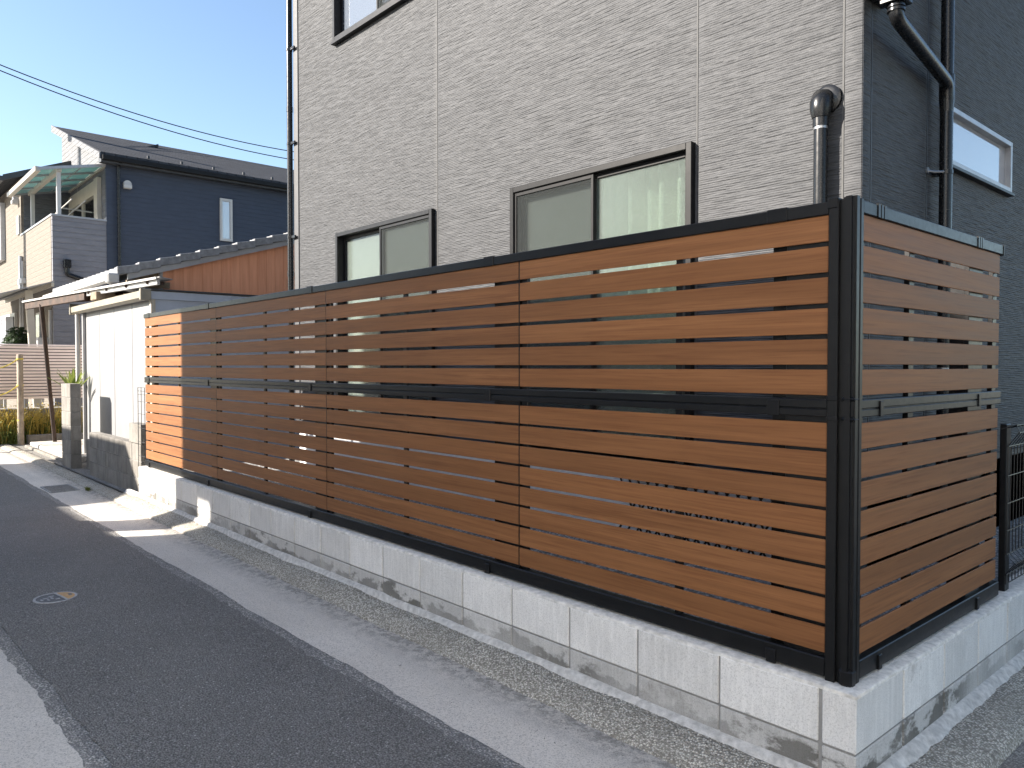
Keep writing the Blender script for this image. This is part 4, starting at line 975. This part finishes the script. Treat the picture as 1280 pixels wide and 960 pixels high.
cable((-24, .3, 10.24), (-24, 15, 8.935), .837, 'upper thin black overhead power cable above the navy roof')
cable((-24, .3, 10.14), (-24, 15, 8.615), .837, 'lower thin black overhead power cable above the navy roof')
for y, zt, lab in ((.3, 10.9, 'grey concrete utility pole standing beside the road past the carport'), (15, 9.8, 'grey concrete utility pole behind the navy house')):
    up = thing('utility_pole', lab, 'utility pole', (-24, y, 0))
    fin_smooth(build(MB().tube([(-24.2, y, -.1), (-24.2, y, zt)], [.17, .11], 16), 'shaft', 'mortar', up))
    build(MB().bar((-24.0, y, zt - .66), (-24.0, y + .01, zt - 1.3), .10, .12), 'insulator_bracket', 'steel', up); build(MB().bar((-24.2, y, zt - .9), (-24.0, y, zt - .9), .06), 'arm', 'steel', up)

# ------------------------------------------------------------------ houses across the road (unseen, behind the camera; shaped for the shade they throw)
YO = -2.0
oh = thing('house_across_road', 'tall plain plaster house across the road from the fence', 'house', (-2, -5.5, 0))
bx('wall', -9.9, -5.5, -9.5, YO, -.02, 5.76, 'plaster', oh, 0)
bx('lower_wing', -5.499, -3.4, -9.5, YO, -.02, 5.0, 'plaster', oh, 0)
bx('shade_wing_wall', -10.82, -9.901, YO - .14, YO, 3.1, 5.76, 'plaster', oh, 0)  # added thin screen, shaped to limit the sun stripe on the block wall
bx('pillar', -10.82, -10.27, YO - .14, YO, -.02, 3.099, 'plaster', oh, 0)  # added to cast the narrow dark stripe beside the sun patch
bx('shade_low_wall', -10.269, -9.901, YO - .14, YO, -.02, 2.35, 'plaster', oh, 0)  # added to keep sun streaks off the asphalt
build(MB().prism([(-9.9, YO - .02, 5.761), (-9.9, -9.5, 5.761), (-9.9, -9.5, 6.4)], (4.4, 0, 0)), 'roof', 'shingle', oh)
for x in (-9.4, -7.4):
    for z in (1.0, 3.6):
        wnd = build(MB().box(x, x + .06, YO, YO + .05, z, z + 1.3).box(x + 1.44, x + 1.5, YO, YO + .05, z, z + 1.3).box(x + .06, x + 1.44, YO, YO + .05, z, z + .06).box(x + .06, x + 1.44, YO, YO + .05, z + 1.24, z + 1.3), 'window', 'window_bronze', oh)
        bx('pane', x + .06, x + 1.44, YO + .01, YO + .016, z + .06, z + 1.24, 'mirror_glass', wnd, 0)
ga = thing('garage_across_road', 'low flat roofed garage across the road beside the plaster house', 'garage', (-11.7, -3.5, 0))
bx('wall', -12.58, -10.83, -5, YO - .3, -.02, 2.5, 'old_block', ga, 0)
bx('shutter', -12.4, -11.0, YO - .299, YO - .26, 0, 2.2, 'grey_alu', ga)
g2 = thing('cottage_across_road', 'single storey gabled cottage across the road beside the garage', 'house', (-15, -4.5, 0))
bx('wall', -16.8, -12.62, -7, YO - .1, -.02, 2.8, 'plaster', g2, 0)
build(MB().prism([(-17.0, YO, 2.801), (-12.45, YO, 2.801), (-12.95, YO, 3.4), (-16.4, YO, 3.4)], (0, -5.2, 0)), 'roof', 'shingle', g2)
wh = thing('white_bounce_house', 'unseen white rendered house added to bounce sunlight onto the slat fence', 'house', (6.5, -4, 0))  # unseen house, added as a sunlit reflector to brighten the shaded fence
XW = 1.4
bx('wall', XW, 10.5, -9.5, .8, -.02, 7.8, 'render_white', wh, 0)
build(MB().prism([(XW - .2, -9.8, 7.801), (10.9, -9.8, 7.801), (6.5, -9.8, 9.4)], (0, 10.7, 0)), 'roof', 'shingle', wh)
for y in (-8.6, -5.4, -2.2):
    for z in (1.0, 4.2):
        wnd = build(MB().box(XW - .07, XW - .001, y, y + .05, z, z + 1.2).box(XW - .07, XW - .001, y + 1.25, y + 1.3, z, z + 1.2).box(XW - .07, XW - .001, y + .05, y + 1.25, z, z + .05).box(XW - .07, XW - .001, y + .05, y + 1.25, z + 1.15, z + 1.2), 'window', 'white_alu', wh)
        bx('pane', XW - .03, XW - .024, y + .05, y + 1.25, z + .05, z + 1.15, 'mirror_glass', wnd, 0)

# loose grit on the gutter and road edge
gm = MB()
for _ in range(420):
    x = -abs(random.gauss(0, 4.5)) - .8; y = random.choice((random.gauss(2.36, .05), random.uniform(1.9, 2.4), random.gauss(1.93, .04))); r_ = random.choice((.003, .004, .005, .009 if random.random() < .15 else .004))
    if y > 2.42: continue
    p = [Vector((x, y, .002)) + Vector((random.uniform(-1, 1) * r_, random.uniform(-1, 1) * r_, random.uniform(0, 1) * r_)) for _k in range(5)]
    gm.add(p, [(0, 1, 2), (0, 2, 3), (0, 3, 4), (1, 2, 4), (2, 3, 4), (0, 1, 4), (1, 3, 4)])
tag(build(gm, 'loose_grit', 'old_block'), 'loose dark grit scattered along the concrete gutter', 'grit', None, 'stuff')
